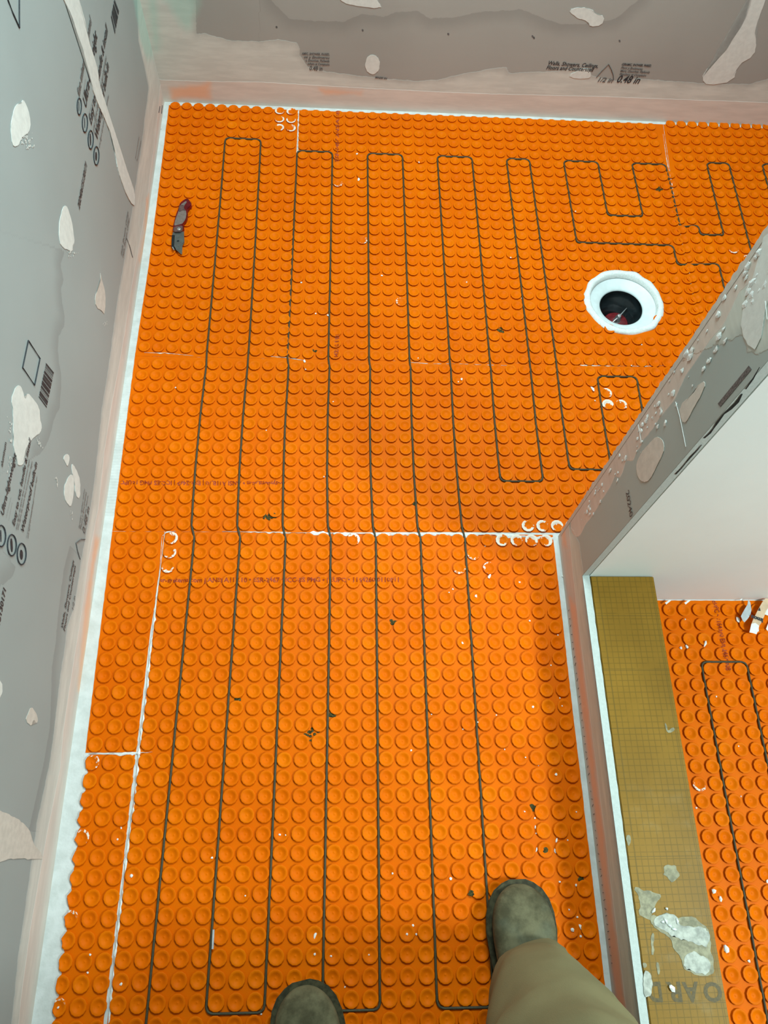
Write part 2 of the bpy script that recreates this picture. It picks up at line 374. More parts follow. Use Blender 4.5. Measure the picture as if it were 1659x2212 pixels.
# filler patches and marks on the end face
k = 3.867
patch('filler_patch', FE, zs(1230,850,k,[(725,360),(690,400),(620,470),(580,540),(560,620),(575,700),(620,745),(680,720),(740,590),(790,500),(795,430),(775,375)]), M['filler_pink'], part, seed=1)
patch('filler_patch', FE, zs(1230,850,k,[(1040,0),(920,100),(940,240),(980,240),(1040,130),(1110,0),(1140,-80),(1120,-100),(1070,-60)]), M['filler_pink'], part, seed=2)
patch('filler_patch', FE, [(1659,480),(1700,560),(1659,640),(1640,760),(1610,740),(1600,690),(1625,610)], M['filler'], part, seed=3)
patch('dark_strip', FE, [(1551,872),(1557,879),(1624,798),(1618,790)], M['ink_soft'], part, thick=.0004, amp=.0003, smooth=0)
e0 = FE.at(1356, 1060); text_mesh('date_print', '20240', .018, FE, e0[0], e0[1] - .006, M['ink'], part, shear=.0, bold=0)
for i, pts in enumerate([[(1461,868),(1470,900),(1480,950),(1483,965)], [(1380,917),(1386,952)], [(1655,650),(1659,690)]]):
    P = [FE.w(*FE.at(*p), .001) for p in pts]; v, f = tube(P, .0004, 5); mesh('mortar_smear', v, f, M['mortar'], part)
for i in range(100):        # blobs on the torn tape at the corner
    t = random.random(); a = np.array([1236, 1120]) * (1 - t) + np.array([1650, 500]) * t + np.array([random.uniform(3, 60) * (.5 + t), random.uniform(0, 20)])
    u, v = FE.at(*a); s = random.uniform(.0010, .0035 + .0035 * t * t)
    if u > yend - .01 or u < -.01: continue
    bm = bmesh.new(); bmesh.ops.create_icosphere(bm, subdivisions=1, radius=s)
    for w in bm.verts:
        w.co = Vector(FE.w(u + w.co.x * random.uniform(.6, 1.6), v + w.co.y * random.uniform(.8, 2.6), w.co.z * .3 + .0006))
    bobj('mortar_lump', bm, M['mortar'], part)
# frayed corner bead
bm = bmesh.new(); zz = np.arange(.02, 1.0, .004); prev = None
for z in zz:
    j = abs(noise.noise(Vector((0, 0, z * 60)))) * .006
    row = [bm.verts.new((XE - .0004, .004, z)), bm.verts.new((XE - .0010, .0115 + j, z)), bm.verts.new((XE + .004, .0125 + j * .4, z))]
    if prev: bm.faces.new((prev[0], prev[1], row[1], row[0])); bm.faces.new((prev[1], prev[2], row[2], row[1]))
    prev = row
bobj('torn_corner_tape', bm, M['filler_pink'], part)

# curb body and top
YC = -2.0
bm = bmesh.new(); prev = None
for y in np.arange(YW, YC, -.006):
    j = noise.noise(Vector((y * 60, 0, 0))) * .0007
    row = [bm.verts.new((XE + .0004, y, HCB)), bm.verts.new((XE + .0134 + j, y, HCB + .0005)), bm.verts.new((XE + .0134 + j, y, HCB - .012))]
    if prev: bm.faces.new((prev[0], prev[1], row[1], row[0])); bm.faces.new((prev[1], prev[2], row[2], row[1]))
    prev = row
bobj('foam_edge', bm, M['foam'], curb)['label'] = 'cut white foam edge of the curb board'
bm = bmesh.new(); box(bm, (XE + .0006, YC, -.02), (XE + .0122, YW, HCB - .003)); bobj('face_core', bm, M['foam'], curb)
bm = bmesh.new(); box(bm, (XE + .0125, YC, -.02), (XE + .1345, YW, HCB - .011)); bobj('body', bm, M['gap'], curb)
def tan_mat():
    t = NT('tan_gridded_board'); x, y = t.xyz(0), t.xyz(1)
    def lines(c, o, per, w):
        m = t.math('ABSOLUTE', t.math('SUBTRACT', t.math('FRACT', t.math('DIVIDE', t.math('ADD', c, o), per)), .5))
        return t.ramp(m, .5 - w / per, .5 - w * .25 / per)
    fn = t.math('MAXIMUM', lines(x, -.811, .0104, .0009), lines(y, 5.118 - .0005, .0102, .0009))
    hv = t.math('MAXIMUM', lines(x, -.8725 + .05, .1, .0009), lines(y, 5.1453 + .05, .1, .0009))
    n1 = t.ramp(t.noise(9, 4), .3, .7)
    c = t.mix(n1, (.225, .118, .012), (.275, .146, .016))
    c = t.mix(t.math('MULTIPLY', fn, t.math('MULTIPLY', t.ramp(t.noise(25, 3), .25, .5), .55)), c, (.10, .065, .008))
    c = t.mix(t.math('MULTIPLY', hv, .6), c, (.10, .07, .015))
    # scuffs of dried white compound, thickest towards the near end
    a = t.ramp(t.noise(14, 6, .7), .52, .70); near = t.math('SUBTRACT', 1.0, t.ramp(y, -.62, -.40))
    c = t.mix(t.math('MULTIPLY', a, t.math('MULTIPLY', near, .14)), c, (.42, .36, .22))
    t.bump(t.noise(300, 3), .15, .0005)
    return t.fin(c, .42, .12)
M['tan'] = tan_mat()
bm = bmesh.new(); box(bm, (XE + .0152, YC, HCB - .0105), (XE + .1355, YW - .0012, HCB), .0012); board = bobj('top_board', bm, M['tan'], curb)
board['label'] = 'tan top board printed with a fine grid'
FT = Frame((0, 0, HCB), (1, 0, 0), (0, 0, 1)); FT.V = np.array([0, 1.0, 0]);
def tat(px, py, z): p = up(px, py, z); return (float(p[0]), float(p[1]))
FT.at = lambda px, py: tat(px, py, HCB)
M['tanink'] = plain('brown_board_print', (.115, .075, .010), .5, .3, .2, 300, bump=0)
M['smear'] = plain('dried_white_smear', (.36, .33, .21), .6, .2, .22, 120)
M['smear_w'] = plain('thick_white_smear', (.54, .55, .47), .65, .2, .22, 90, bump=.8)
k7 = 4.894
def z7(p): return zs(1320, 1800, k7, p)
# the upside-down word, read from the far side
p1 = FT.at(*z7([(395,1790)])[0]); p2 = FT.at(*z7([(1130,1790)])[0]); hgt = FT.at(*z7([(420,1570)])[0])[1] - p1[1]
for ch, xa, xb in (('D', 405, 550), ('R', 605, 760), ('A', 775, 950), ('O', 995, 1190)):
    ua = FT.at(*z7([(xa, 1790)])[0]); ub = FT.at(*z7([(xb, 1790)])[0])
    cap = hgt; o = text_mesh('printed_letter', ch, cap / .70, FT, 0, 0, M['tanink'], board, shear=0, bold=cap * .045, n=0, align='CENTER')
    xs_ = [v.co.x for v in o.data.vertices]; ys_ = [v.co.y for v in o.data.vertices]
    cx, cy = (min(xs_) + max(xs_)) / 2, (min(ys_) + max(ys_)) / 2; tx = (ua[0] + ub[0]) / 2; ty = ua[1] + hgt / 2
    sxx = (ub[0] - ua[0]) / (max(xs_) - min(xs_)); syy = hgt / (max(ys_) - min(ys_))
    for v in o.data.vertices:
        X = tx - (v.co.x - cx) * sxx; Y = ty - (v.co.y - cy) * syy
        v.co = (min(X, XE + .1345), Y, HCB + .0003)
patch('white_smear', FT, z7([(430,860),(410,930),(470,1010),(600,1090),(650,1150),(660,1220),(740,1310),(770,1440),(860,1480),(930,1505),(1080,1500),(1093,1440),(1060,1250),(1040,1100),(1022,990),(930,940),(880,885),(750,880),(700,900),(650,850),(560,830),(500,880)]), M['smear'], board, thick=.0007, amp=.002, seed=9)
patch('white_smear', FT, z7([(450,880),(440,950),(520,1020),(650,1090),(700,1110),(850,1140),(990,1200),(1040,1180),(1020,1000),(930,985),(780,990),(720,960),(690,880),(600,840),(540,870)]), M['smear_w'], board, thick=.0012, amp=.005, seed=19)
patch('white_smear', FT, z7([(780,1280),(770,1430),(870,1470),(960,1490),(1060,1450),(1040,1330),(950,1290),(850,1250)]), M['smear_w'], board, thick=.0010, amp=.004, seed=29)
patch('white_smear', FT, z7([(240,560),(300,700),(290,860),(330,880),(420,940),(430,860),(440,800),(500,700),(530,660),(480,640),(400,600),(330,610)]), M['smear'], board, thick=.0005, amp=.003, seed=11)
patch('white_smear', FT, z7([(560,400),(620,320),(690,330),(700,400),(740,440),(700,490),(620,510),(560,450)]), M['smear'], board, thick=.0005, amp=.007, seed=13)
patch('white_smear', FT, z7([(345,1450),(400,1460),(435,1520),(425,1700),(350,1730),(335,1600)]), M['smear_w'], board, thick=.002, amp=.003, seed=15)
for j, pp in enumerate([[(440,1040),(455,1080),(450,1280),(425,1280),(420,1100)], [(470,1360),(510,1370),(515,1480),(490,1500)], [(330,1360),(375,1380),(370,1420),(335,1420)], [(150,20),(200,10),(210,80),(180,150)]]):
    patch('white_smear', FT, z7(pp), M['smear'], board, thick=.0006, amp=.002, seed=21 + j)
patch('white_smear', FT, zs(1380,1380,5.946,[(330,1070),(360,1110),(370,1190),(440,1130),(465,1170),(385,1215),(345,1180)]), M['smear'], board, thick=.0006, amp=.001, seed=31)
for a, b in (((430,840),(465,790)), ((575,790),(595,810)), ((690,900),(700,960)), ((530,940),(560,930)), ((600,970),(640,990)), ((640,1010),(690,1020)), ((560,900),(590,960))):
    P = [up(*z7([p])[0], HCB + .0015) for p in (a, b)]; v, f = tube([P[0], (P[0] + P[1]) / 2 + np.array([.001, 0, .0006]), P[1]], [.0012, .0022, .001], 6); mesh('white_lump', v, f, M['mortar'], board, True)

# ================================================================= left and back wall marks
def z1(p): return zs(0, 0, 4.484, p)
def z2(p): return zs(0, 370, 4.484, p)
def z3(p): return zs(0, 700, 5.53, p)
def z4(p): return zs(0, 930, 5.53, p)
def z5(p): return zs(0, 1180, 5.53, p)
LW = wall_left
strip = z1([(600,-60),(610,0),(690,150),(740,330),(790,450),(830,620),(880,830),(940,1000),(1000,1130),(1070,1300),(1110,1480)]) + z2([(1140,0),(1190,150),(1230,250),(1290,340),(1300,300),(1300,200),(1230,0)]) + z1([(1180,1500),(1130,1350),(1075,1180),(1010,980),(950,800),(945,700),(900,530),(850,400),(830,250),(760,0),(745,-60)])
st = patch('joint_strip', FL, strip, M['filler'], LW, thick=.0017, amp=.0015, smooth=1, seed=4); st['label'] = 'diagonal strip of smoothed joint compound'
F1 = M['filler']
for i, (pp, m) in enumerate([
  (z1([(165,995),(130,1060),(105,1180),(100,1280),(115,1400),(150,1430),(190,1380),(215,1310),(280,1290),(292,1180),(270,1060),(235,980),(210,975),(200,1020)]), F1),
  (z2([(620,328),(590,400),(568,520),(570,650),(585,720),(640,760),(700,780),(695,720),(718,700),(705,560),(680,440),(650,350)]), F1),
  (z2([(966,960),(985,1060),(1010,1140),(1020,1250),(1010,1390),(990,1360),(925,1310),(918,1220),(945,1140),(974,1070)]), M['filler_pink']),
  (z3([(205,730),(165,790),(130,900),(150,1030),(155,1300),(160,1500),(195,1600),(210,1700),(290,1659),(295,1500),(340,1420),(400,1350),(480,1300),(495,1220),(470,1120),(465,1000),(400,900),(320,815),(305,890),(285,880),(270,810),(240,740)]), F1),
  (z4([(840,520),(800,580),(765,660),(760,750),(780,850),(840,920),(855,860),(870,780),(880,680),(875,540)]), F1),
  (z4([(855,380),(900,450),(955,600),(950,820),(895,770),(888,600),(850,480)]), F1),
  (z4([(790,270),(825,300),(820,380),(800,430),(770,370),(750,330)]), F1),
  (z5([(370,1920),(320,2010),(300,2080),(370,2150),(390,2060),(430,2120),(450,2070),(420,1980)]), M['filler_pink']),
  (z5([(-120,1560),(20,1600),(25,1780),(-120,1900)]), F1),
  ([(-60,1745),(0,1750),(30,1765),(60,1785),(72,1825),(92,1848),(90,1857),(20,1853),(0,1864),(-60,1870)], M['filler_pink']),
  ]): patch('filler_patch', FL, pp, m, LW, seed=i * 1.7 + 1, amp=.0014)
for (cx, cy, rx, ry, n) in ((54,302,14,16,26), (66,318,12,12,16), (153,548,12,8,18), (21,1005,5,30,22), (82,955,9,12,14), (123,1040,6,12,12), (225,700,6,8,8), (20,930,5,22,12), (154,1108,6,10,8)):
    bm = bmesh.new()
    for _ in range(n):
        a = FL.at(cx + random.gauss(0, .5) * rx, cy + random.gauss(0, .5) * ry); s = random.uniform(.0006, .0022)
        P = [bm.verts.new(FL.w(a[0] + s * math.cos(w) * random.uniform(.6, 1.8), a[1] + s * math.sin(w) * random.uniform(.5, 1.2), .0008)) for w in np.arange(0, 6.28, 1.05)]
        bm.faces.new(P)
    tag(bobj('compound_specks', bm, F1, LW), kind='stuff')
BW = wall_back
def zc2(p): return zs(829, 0, 2, p)
patch('filler_patch', FB, [(728,-12),(735,0),(752,10),(825,19),(820,5),(800,-12)], F1, BW, seed=5)
patch('filler_patch', FB, zc2([(795,40),(830,75),(885,92),(890,115),(940,110),(955,70),(915,60),(900,40),(850,30)]), F1, BW, seed=6)
patch('filler_patch', FB, [(804.7 + 16 * math.cos(a), 139 + 21 * math.sin(a)) for a in np.arange(0, 6.28, .4)], F1, BW, seed=7, smooth=0)
patch('filler_patch', FB, zc2([(1595,-60),(1590,0),(1560,90),(1500,180),(1480,220),(1400,290),(1370,340),(1400,370),(1510,350),(1530,280),(1600,240),(1610,180),(1600,130),(1650,0),(1660,-60)]), F1, BW, seed=8)
patch('filler_patch', FB, zs(1100,80,4.147,[(520,345),(640,290),(680,275),(720,295),(735,350),(700,372),(600,372)]), F1, BW, seed=9)
for x, y in ((597,58),(783,65),(968,73),(1153,81),(1338,88),(1150,78)):   # small factory marks
    patch('dimple', FB, [(x-2,y-2),(x+2,y-2),(x+2.5,y+3),(x-1,y+3)], M['ink_soft'], BW, thick=.0004, amp=.0002)
# printing on the back wall
def fit_text(s, fr, pa, pb, hgt, mat, parent, shear=.25, bold=0.0):
    """writing whose baseline runs from pa to pb and whose capitals are hgt metres tall"""
    a = fr.at(*pa); b = fr.at(*pb); L = math.hypot(b[0] - a[0], b[1] - a[1]); size = hgt / .70
    cu = text_mesh('board_print', s, size, fr, 0, 0, M[mat], parent, shear=shear, bold=bold)
    w = max((np.array(v.co) - fr.O) @ fr.U for v in cu.data.vertices); bpy.data.objects.remove(cu)
    return text_mesh('board_print', s, size, fr, a[0], a[1], M[mat], parent, shear=shear, bold=bold, rot=math.atan2(b[1] - a[1], b[0] - a[0]), sx=L / w)
def bt(s, pa, pb, h=.0095, mat='ink', bold=.0003): return fit_text(s, FB, pa, pb, h, mat, BW, bold=bold)
bt('Walls, Showers, Ceilings,', (1182, 139), (1291, 146), .0105, bold=.0002); bt('Floors and Countertops', (1179, 149), (1281, 154), .0105, bold=.0002)
for i, s_ in enumerate(('CERAMIC, SHOWER, PARED,', 'Pisos y Encimeras', 'Murs, Douches, Plafonds', 'Planchers et Comptoirs')):
    w_ = (64, 47, 64, 58)[i]
    bt(s_, (1342 - i * 1.6, 140.5 + 7.0 * i), (1342 - i * 1.6 + w_, 144 + 7.0 * i), .0062, 'ink' if i == 0 else 'ink_soft', .0002)
    bt(s_[3:], (652 + i * 4, 117.5 + 7.2 * i), (712, 119.5 + 7.2 * i), .0060, 'ink_soft', .0002)
bt('0.48 in', (1330, 177), (1380, 180), .020, bold=.0004); bt('1/2 in', (1288, 176), (1322, 178), .013, 'ink_soft'); bt('0.48 in', (668, 151), (697, 152), .012, 'ink_soft'); bt('MADE IN', (810, 168), (836, 171), .005, 'ink_soft')
def outline(name, fr, px, r, mat, parent, closed=False):
    P = [fr.w(*fr.at(*p), .0012) for p in px]
    if closed: P.append(P[0])
    v, f = tube(P, r, 4); return mesh(name, v, f, mat, parent)
outline('drop_mark', FB, zs(1100,80,4.147,[(780,358),(830,300),(890,240),(915,290),(932,340),(935,385)]), .0009, M['ink_soft'], BW)
# printing on the left wall: headline lines run along the wall, letters upright
def lt(s, pa, pb, mat='ink', shear=.25, bold=.0, hpx=None):
    a = FL.at(*pa); b = FL.at(*pb); L = math.hypot(b[0] - a[0], b[1] - a[1])
    cu = text_mesh('board_print', s, .03, FL, 0, 0, M[mat], LW, shear=shear, bold=bold)
    w = max((np.array(v.co) - FL.O) @ FL.U for v in cu.data.vertices) or 1
    bpy.data.objects.remove(cu); size = .03 * L / w
    if hpx: size = hpx
    return text_mesh('board_print', s, size, FL, a[0], a[1], M[mat], LW, shear=shear, bold=bold * size / .03, rot=math.atan2(b[1] - a[1], b[0] - a[0]), sx=(.03 * L / w) / size)
lt('Ultra-lightweight', zs(0,930,5.53,[(30,1030)])[0], zs(0,930,5.53,[(190,290)])[0], bold=.0004)
lt('Easy to cut, handle & install', zs(0,930,5.53,[(165,1150)])[0], zs(0,930,5.53,[(365,110)])[0], bold=.0004)
lt('Waterproof built-in', zs(0,930,5.53,[(272,1235)])[0], zs(0,930,5.53,[(440,395)])[0], bold=.0004)
lt('aluminum', (4, 1010), (13, 957), bold=.0004)
for a, b in (((210,1195),(385,370)), ((192,1190),(350,350)), ((330,1295),(440,545)), ((310,1290),(400,840)), ((95,1080),(140,860)), ((65,1050),(125,800))):
    lt('Lorem ligne de texte fine sur panneau leger'.replace('Lorem ', 'une '), zs(0,930,5.53,[a])[0], zs(0,930,5.53,[b])[0], 'ink_soft')
lt('20240615130171', z2([(765,375)])[0], z1([(840,1600)])[0], bold=.0006)
lt('20240615130171', (-14, 1420), (12, 1272), bold=.0006)
lt('Walls, Showers, Ceilings', z5([(742,995)])[0], z5([(880,175)])[0], bold=.0003)
lt('Floors and Countertops', z5([(768,1025)])[0], z5([(900,235)])[0], bold=.0003)
for a, b, s in (((945,1180),(1010,700),'Paredes, duchas, techos'), ((965,1190),(1030,740),'Pisos y Encimeras'), ((985,1200),(1050,780),'Murs, Douches, Plafonds')): lt(s, z4([a])[0], z4([b])[0], 'ink_soft')
lt('1/2 in', z5([(870,780)])[0], z5([(895,600)])[0], 'ink_soft'); lt('0.48 in', z4([(1005,1250)])[0], z4([(1065,930)])[0], 'ink_soft')
# the smaller set high on the wall
lt('Waterproof built-in', z1([(938,1375)])[0], z1([(1052,645)])[0], bold=.0004)
lt('Easy to cut, handle & install', z1([(880,1220)])[0], z1([(1042,290)])[0], bold=.0004)
lt('Ultra-lightweight', z1([(828,1060)])[0], z1([(940,350)])[0], bold=.0004)
lt('fine mineral core panel', z1([(765,950)])[0], z1([(885,205)])[0], 'ink_soft', bold=.0004)
for a, b in (((855,1120),(900,960)), ((905,1290),(1030,560)), ((960,1440),(1050,930)), ((795,970),(825,770))):
    lt('une ligne de texte fine sur panneau', z1([a])[0], z1([b])[0], 'ink_soft')
for a, b in (((1310,1550),(1345,1330)), ((1325,1570),(1365,1370))): lt('Floors and Countertops', z1([a])[0], z1([b])[0], 'ink_soft')
for a, b in (((1175,830),(1240,400)), ((1190,850),(1250,460))): lt('Walls, Showers, Ceilings', z2([a])[0], z2([b])[0], 'ink_soft')
def icon(c, rx, ry, fill=None):
    P = [(c[0] + rx * math.cos(a), c[1] + ry * math.sin(a)) for a in np.arange(0, 2 * PI, .3)]
    outline('icon_ring', FL, P, .0011, M['ink'], LW, True)
    if fill: patch('icon_sign', FL, [(c[0] + x * rx, c[1] + y * ry) for x, y in fill], M['ink'], LW, thick=.0006, amp=.0002, smooth=1)
drop = [(-.2,-.45),(.35,-.3),(.4,.35),(0,.6),(-.35,.2)]; bar = [(-.3,-.6),(.2,-.65),(.35,.6),(-.1,.65)]; plate = [(-.12,-.55),(.12,-.55),(.18,.55),(-.05,.55)]
for (x, y, f) in ((250,1475,drop),(133,1370,bar),(5,1260,plate)): icon(z4([(x, y)])[0], 9.5, 23, f)
for (x, y, f) in ((928,1508,drop),(873,1352,bar),(817,1190,plate)): icon(z1([(x, y)])[0], 5.6, 20, f)
icon(z1([(762,1030)])[0], 4.5, 18, plate)
def bars(quad, n, seed):            # barcode filling a four-cornered area
    a, b, c, d = [np.array(FL.at(*p)) for p in quad]; r = random.Random(seed); bm = bmesh.new(); t = 0
    while t < 1:
        w = r.choice([.4, .8, 1.2, 1.8]) / n; t1 = min(1, t + w)
        P = [a + (b - a) * t, a + (b - a) * t1, d + (c - d) * t1, d + (c - d) * t]
        bm.faces.new([bm.verts.new(FL.w(p[0], p[1], .0009)) for p in P]); t = t1 + r.choice([.4, .6, 1.0]) / n
    bobj('barcode', bm, M['ink'], LW)
bars([z3([(458,870)])[0], z3([(545,465)])[0], z3([(638,580)])[0], z3([(552,1000)])[0]], 28, 3)
bars([z1([(1072,160)])[0], z1([(1105,-10)])[0], z1([(1150,110)])[0], z1([(1110,330)])[0]], 12, 4)
outline('code_frame', FL, z3([(330,195),(470,410),(405,730),(262,520)]), .0011, M['ink'], LW, True)
outline('drop_mark', FL, z1([(60,-60),(70,0),(120,130),(182,270),(180,150),(180,0),(180,-60)]), .0011, M['ink'], LW)
outline('drop_mark', FL, z4([(1010,1300),(960,1300),(900,1345),(920,1440),(950,1540)]), .0009, M['ink_soft'], LW)
outline('pen_line', FL, z2([(1222,650),(1250,720),(1280,835)]), .0008, M['ink_soft'], LW)
for pts in ([(1535,1090),(1545,1030)], [(1562,1100),(1568,1020)], [(1568,1195),(1585,1080)], [(1555,1250),(1562,1275),(1578,1290)]): outline('pen_line', FL, z1(pts), .0008, M['ink'], LW)
outline('pen_line', FL, z1([(1525,1608),(1545,1625)]), .0012, M['ink'], LW)
# small scores along the curb face
for i in range(46):
    t = i / 45; a = np.array([1225, 1320]) * (1 - t) + np.array([1318, 2080]) * t
    p = FE.at(a[0] + 3, a[1]); v, f = tube([FE.w(p[0], p[1], .0006), FE.w(p[0] - .001 + random.uniform(-.003, .003), p[1] + random.uniform(.004, .009), .0006)], .0004, 4); mesh('score_mark', v, f, M['ink'], curb)

# ================================================================= MEMBRANE SHEETS
PROF = [(12.2, .8), (11.6, 2.2), (12.8, 3.6), (13.5, 4.3), (13.45, 4.85), (12.7, 5.15), (9.8, 4.75), (8.5, 4.0), (5.2, 1.9), (2.0, 1.1), (.9, 1.6)]
NS = 12
def prof_h(r):
    r = r * 1000
    if r > 13.4: return .0009
    pts = PROF[4:]
    for (r1, h1), (r0, h0) in zip(pts, pts[1:]):
        if r0 <= r <= r1: return (h0 + (h1 - h0) * (r - r0) / (r1 - r0)) / 1000
    return .0051 if r > 12.7 else .0022
def amap(cx, cy):
    def f(c, r): return np.array([cx[0] + cx[1] * c + cx[2] * r + (cx[3] * r * r if len(cx) > 3 else 0), cy[0] + cy[1] * c + cy[2] * r + (cy[3] * r * r if len(cy) > 3 else 0)])
    return f
mA = amap([0, .0307, 0], [0, 0, -.0307])
mB = amap([-.0366, .0307, .00041], [.001, .0006, -.03086])
mB2 = amap([-.03168, .03146, .000118], [-.4322, 0, -.03064])
mC = amap([.018641, .0309, -.000692, .000072], [.424552, .000075, -.030853, .000045])
mD1 = amap([-.121764, .031461, .000693, -.000008], [1.270742, -.000788, -.032637, .000025])
mD2 = amap([.228865, .031128, .000211, -.000005], [1.25896, -.000247, -.032496, .000021])
mD3 = amap([.244787 + .012, .031083, -.00065], [1.2557, .0003, -.0333, .00004])
mR = amap([1.0036 + .0085, .0307, -.0001], [-.6885, .0, -.0304, 0])
def sheet(name, fm, cols, rows, poly, z0, mat, label, mortar=None, hole=None, seed=0, xmin=None, xmax=None, ymin=None, ymax=None):
    """poly: outline; studs whose centre lies inside are built, the part over the cut edge is trimmed flat"""
    P = jag(poly, .006, .0006, seed); P2 = [(p.x, p.y) for p in P]
    bm = ring_fill(P2, [hole] if hole else [], z0 + .0008)
    g = bmesh.ops.extrude_face_region(bm, geom=bm.faces[:])
    for v in [x for x in g['geom'] if isinstance(x, bmesh.types.BMVert)]: v.co.z -= .0007
    bmesh.ops.recalc_face_normals(bm, faces=bm.faces)
    me0 = bpy.data.meshes.new('t'); bm.to_mesh(me0); bm.free()
    bv = np.zeros(len(me0.vertices) * 3); me0.vertices.foreach_get('co', bv); bv = bv.reshape(-1, 3); bf = [tuple(p.vertices) for p in me0.polygons]; bpy.data.meshes.remove(me0)
    cs, rs = np.meshgrid(cols, rows); ctr = np.array([fm(c, r) for c, r in zip(cs.ravel(), rs.ravel())]); idx = np.stack([cs.ravel(), rs.ravel()], 1)
    d = sdf(ctr[:, 0], ctr[:, 1], P2); keep = d > -.004
    if hole: keep &= sdf(ctr[:, 0], ctr[:, 1], hole) < -.004
    ctr, idx = ctr[keep], idx[keep]; n = len(ctr)
    ang = 2 * PI * (np.arange(NS) + .5) / NS; nr = len(PROF)
    T = np.concatenate([np.stack([r / 1000 * np.cos(ang), r / 1000 * np.sin(ang), np.full(NS, h / 1000)], 1) for r, h in PROF] + [np.array([[0, 0, .0019]])])
    tw = rng.uniform(-.04, .04, n); ca, sa = np.cos(tw), np.sin(tw); k = T.shape[0]
    V = np.empty((n, k, 3)); V[..., 0] = T[:, 0] * ca[:, None] - T[:, 1] * sa[:, None] + ctr[:, 0:1]; V[..., 1] = T[:, 0] * sa[:, None] + T[:, 1] * ca[:, None] + ctr[:, 1:2]; V[..., 2] = T[:, 2] + z0
    if xmin is not None: V[..., 0] = np.maximum(V[..., 0], xmin(V[..., 1]))
    if xmax is not None: V[..., 0] = np.minimum(V[..., 0], xmax(V[..., 1]))
    if ymax is not None: V[..., 1] = np.minimum(V[..., 1], ymax(V[..., 0]))
    if ymin is not None: V[..., 1] = np.maximum(V[..., 1], ymin(V[..., 0]))
    qd = []
    for j in range(nr - 1):
        for a in range(NS): b = (a + 1) % NS; qd.append((j * NS + a, j * NS + b, (j + 1) * NS + b, (j + 1) * NS + a))
    tr = [((nr - 1) * NS + a, (nr - 1) * NS + (a + 1) % NS, nr * NS) for a in range(NS)]
    off = len(bv) + np.arange(n)[:, None, None] * k
    Q = (np.array(qd)[None] + off).reshape(-1, 4); Tt = (np.array(tr)[None] + off).reshape(-1, 3)
    co = np.concatenate([bv, V.reshape(-1, 3)])
    me = bpy.data.meshes.new(name); me.vertices.add(len(co)); me.vertices.foreach_set('co', co.ravel())
    bl = [len(f) for f in bf]; li = np.concatenate([np.array([i for f in bf for i in f], int), Q.ravel(), Tt.ravel()])
    tot = np.concatenate([bl, np.full(len(Q), 4), np.full(len(Tt), 3)]).astype(int); st_ = np.concatenate([[0], np.cumsum(tot)[:-1]])
    me.loops.add(len(li)); me.loops.foreach_set('vertex_index', li); me.polygons.add(len(tot)); me.polygons.foreach_set('loop_start', st_); me.polygons.foreach_set('loop_total', tot)
    me.update(); me.validate()
    sm = np.zeros(len(tot), bool); sm[len(bf):] = True; me.polygons.foreach_set('use_smooth', sm)
    tint = np.zeros(len(co)); tint[len(bv):] = np.repeat(np.clip(rng.normal(.15, .22, n), 0, 1), k)
    ra = me.attributes.new('tint', 'FLOAT', 'POINT'); ra.data.foreach_set('value', tint)
    mo = np.zeros((n, k))
    ringw = np.concatenate([np.full(NS, w) for w in (0, 0, .2, .5, .6, .62, .55, .35, .1, 0, 0)] + [[0]])
    if mortar:
        for i, (c, r) in enumerate(idx):
            w = mortar(int(c), int(r))
            if w: mo[i] = np.clip(ringw * w + .12 * w, 0, 1) * (.75 + .5 * np.cos(np.arange(k) * 2 * PI / NS + i))
    ma = me.attributes.new('mortar', 'FLOAT', 'POINT'); ma.data.foreach_set('value', np.concatenate([np.zeros(len(bv)), mo.ravel()]))
    o = link(name, me, mat); tag(o, label, 'floor membrane')
    return o, ctr
ctrs = []
# cut lines
def eL(y): return np.interp(y, [-1.2, -.84, -.4165], [-.100, -.1005, -.1065])
def eLs(y):          # scalloped edge of the lowest strip, cut around its studs
    ph = (np.asarray(y) + .4322) / .03064; return eL(y) + .0048 * (.5 - .5 * np.cos(2 * PI * ph)) + .0015 * np.sin(np.asarray(y) * 431)
def eB(y): return np.interp(y, [-.4165, .0155], [-.1095, -.1205])
def eC(y): return np.interp(y, [.0155, .446], [-.1205, -.1285])
def eD(y): return np.interp(y, [.446, .738, 1.29], [-.1285, -.1285, -.1400])
def ln(f, a, b, n=14): return [(float(f(y)), float(y)) for y in np.linspace(a, b, n)]
SX = -.0155
def eTop(x): return 1.2835 - .0085 * (np.asarray(x) + .15) - .0012
shA, c = sheet('heating_membrane', mA, range(0, 26), range(0, 40), [(SX + .0008, .0153), (.25, .0153), (.45, .0140), (.784, .0140), (.7835, -.35), (.785, -.9), (.785, -1.2), (SX + .0008, -1.2)], 0, M['mem'],
  'large orange studded floor membrane sheet under both boots', mortar=lambda c, r: (1.5 if r == 0 and c >= 22 else .9 if r == 0 and c in (0, 12) else .75 if c == 0 and r in (1, 2) else .62 if (c, r) in ((20, 1), (21, 2), (19, 2)) else 0), seed=1, xmax=lambda y: .7845)
ctrs.append(c)
shB, c = sheet('heating_membrane', mB, range(-3, 1), range(0, 14), ln(eB, .0153, -.4150) + [(SX - .0045, -.4150), (SX - .0050, -.20), (SX - .0012, -.10), (SX - .0004, .0153)], 0, M['mem'],
  'narrow orange studded membrane strip at the left wall, upper of the two strips', seed=2, xmin=eB); ctrs.append(c)
pe = [(float(eLs(y)), float(y)) for y in np.arange(-.4185, -1.2, -.003)]
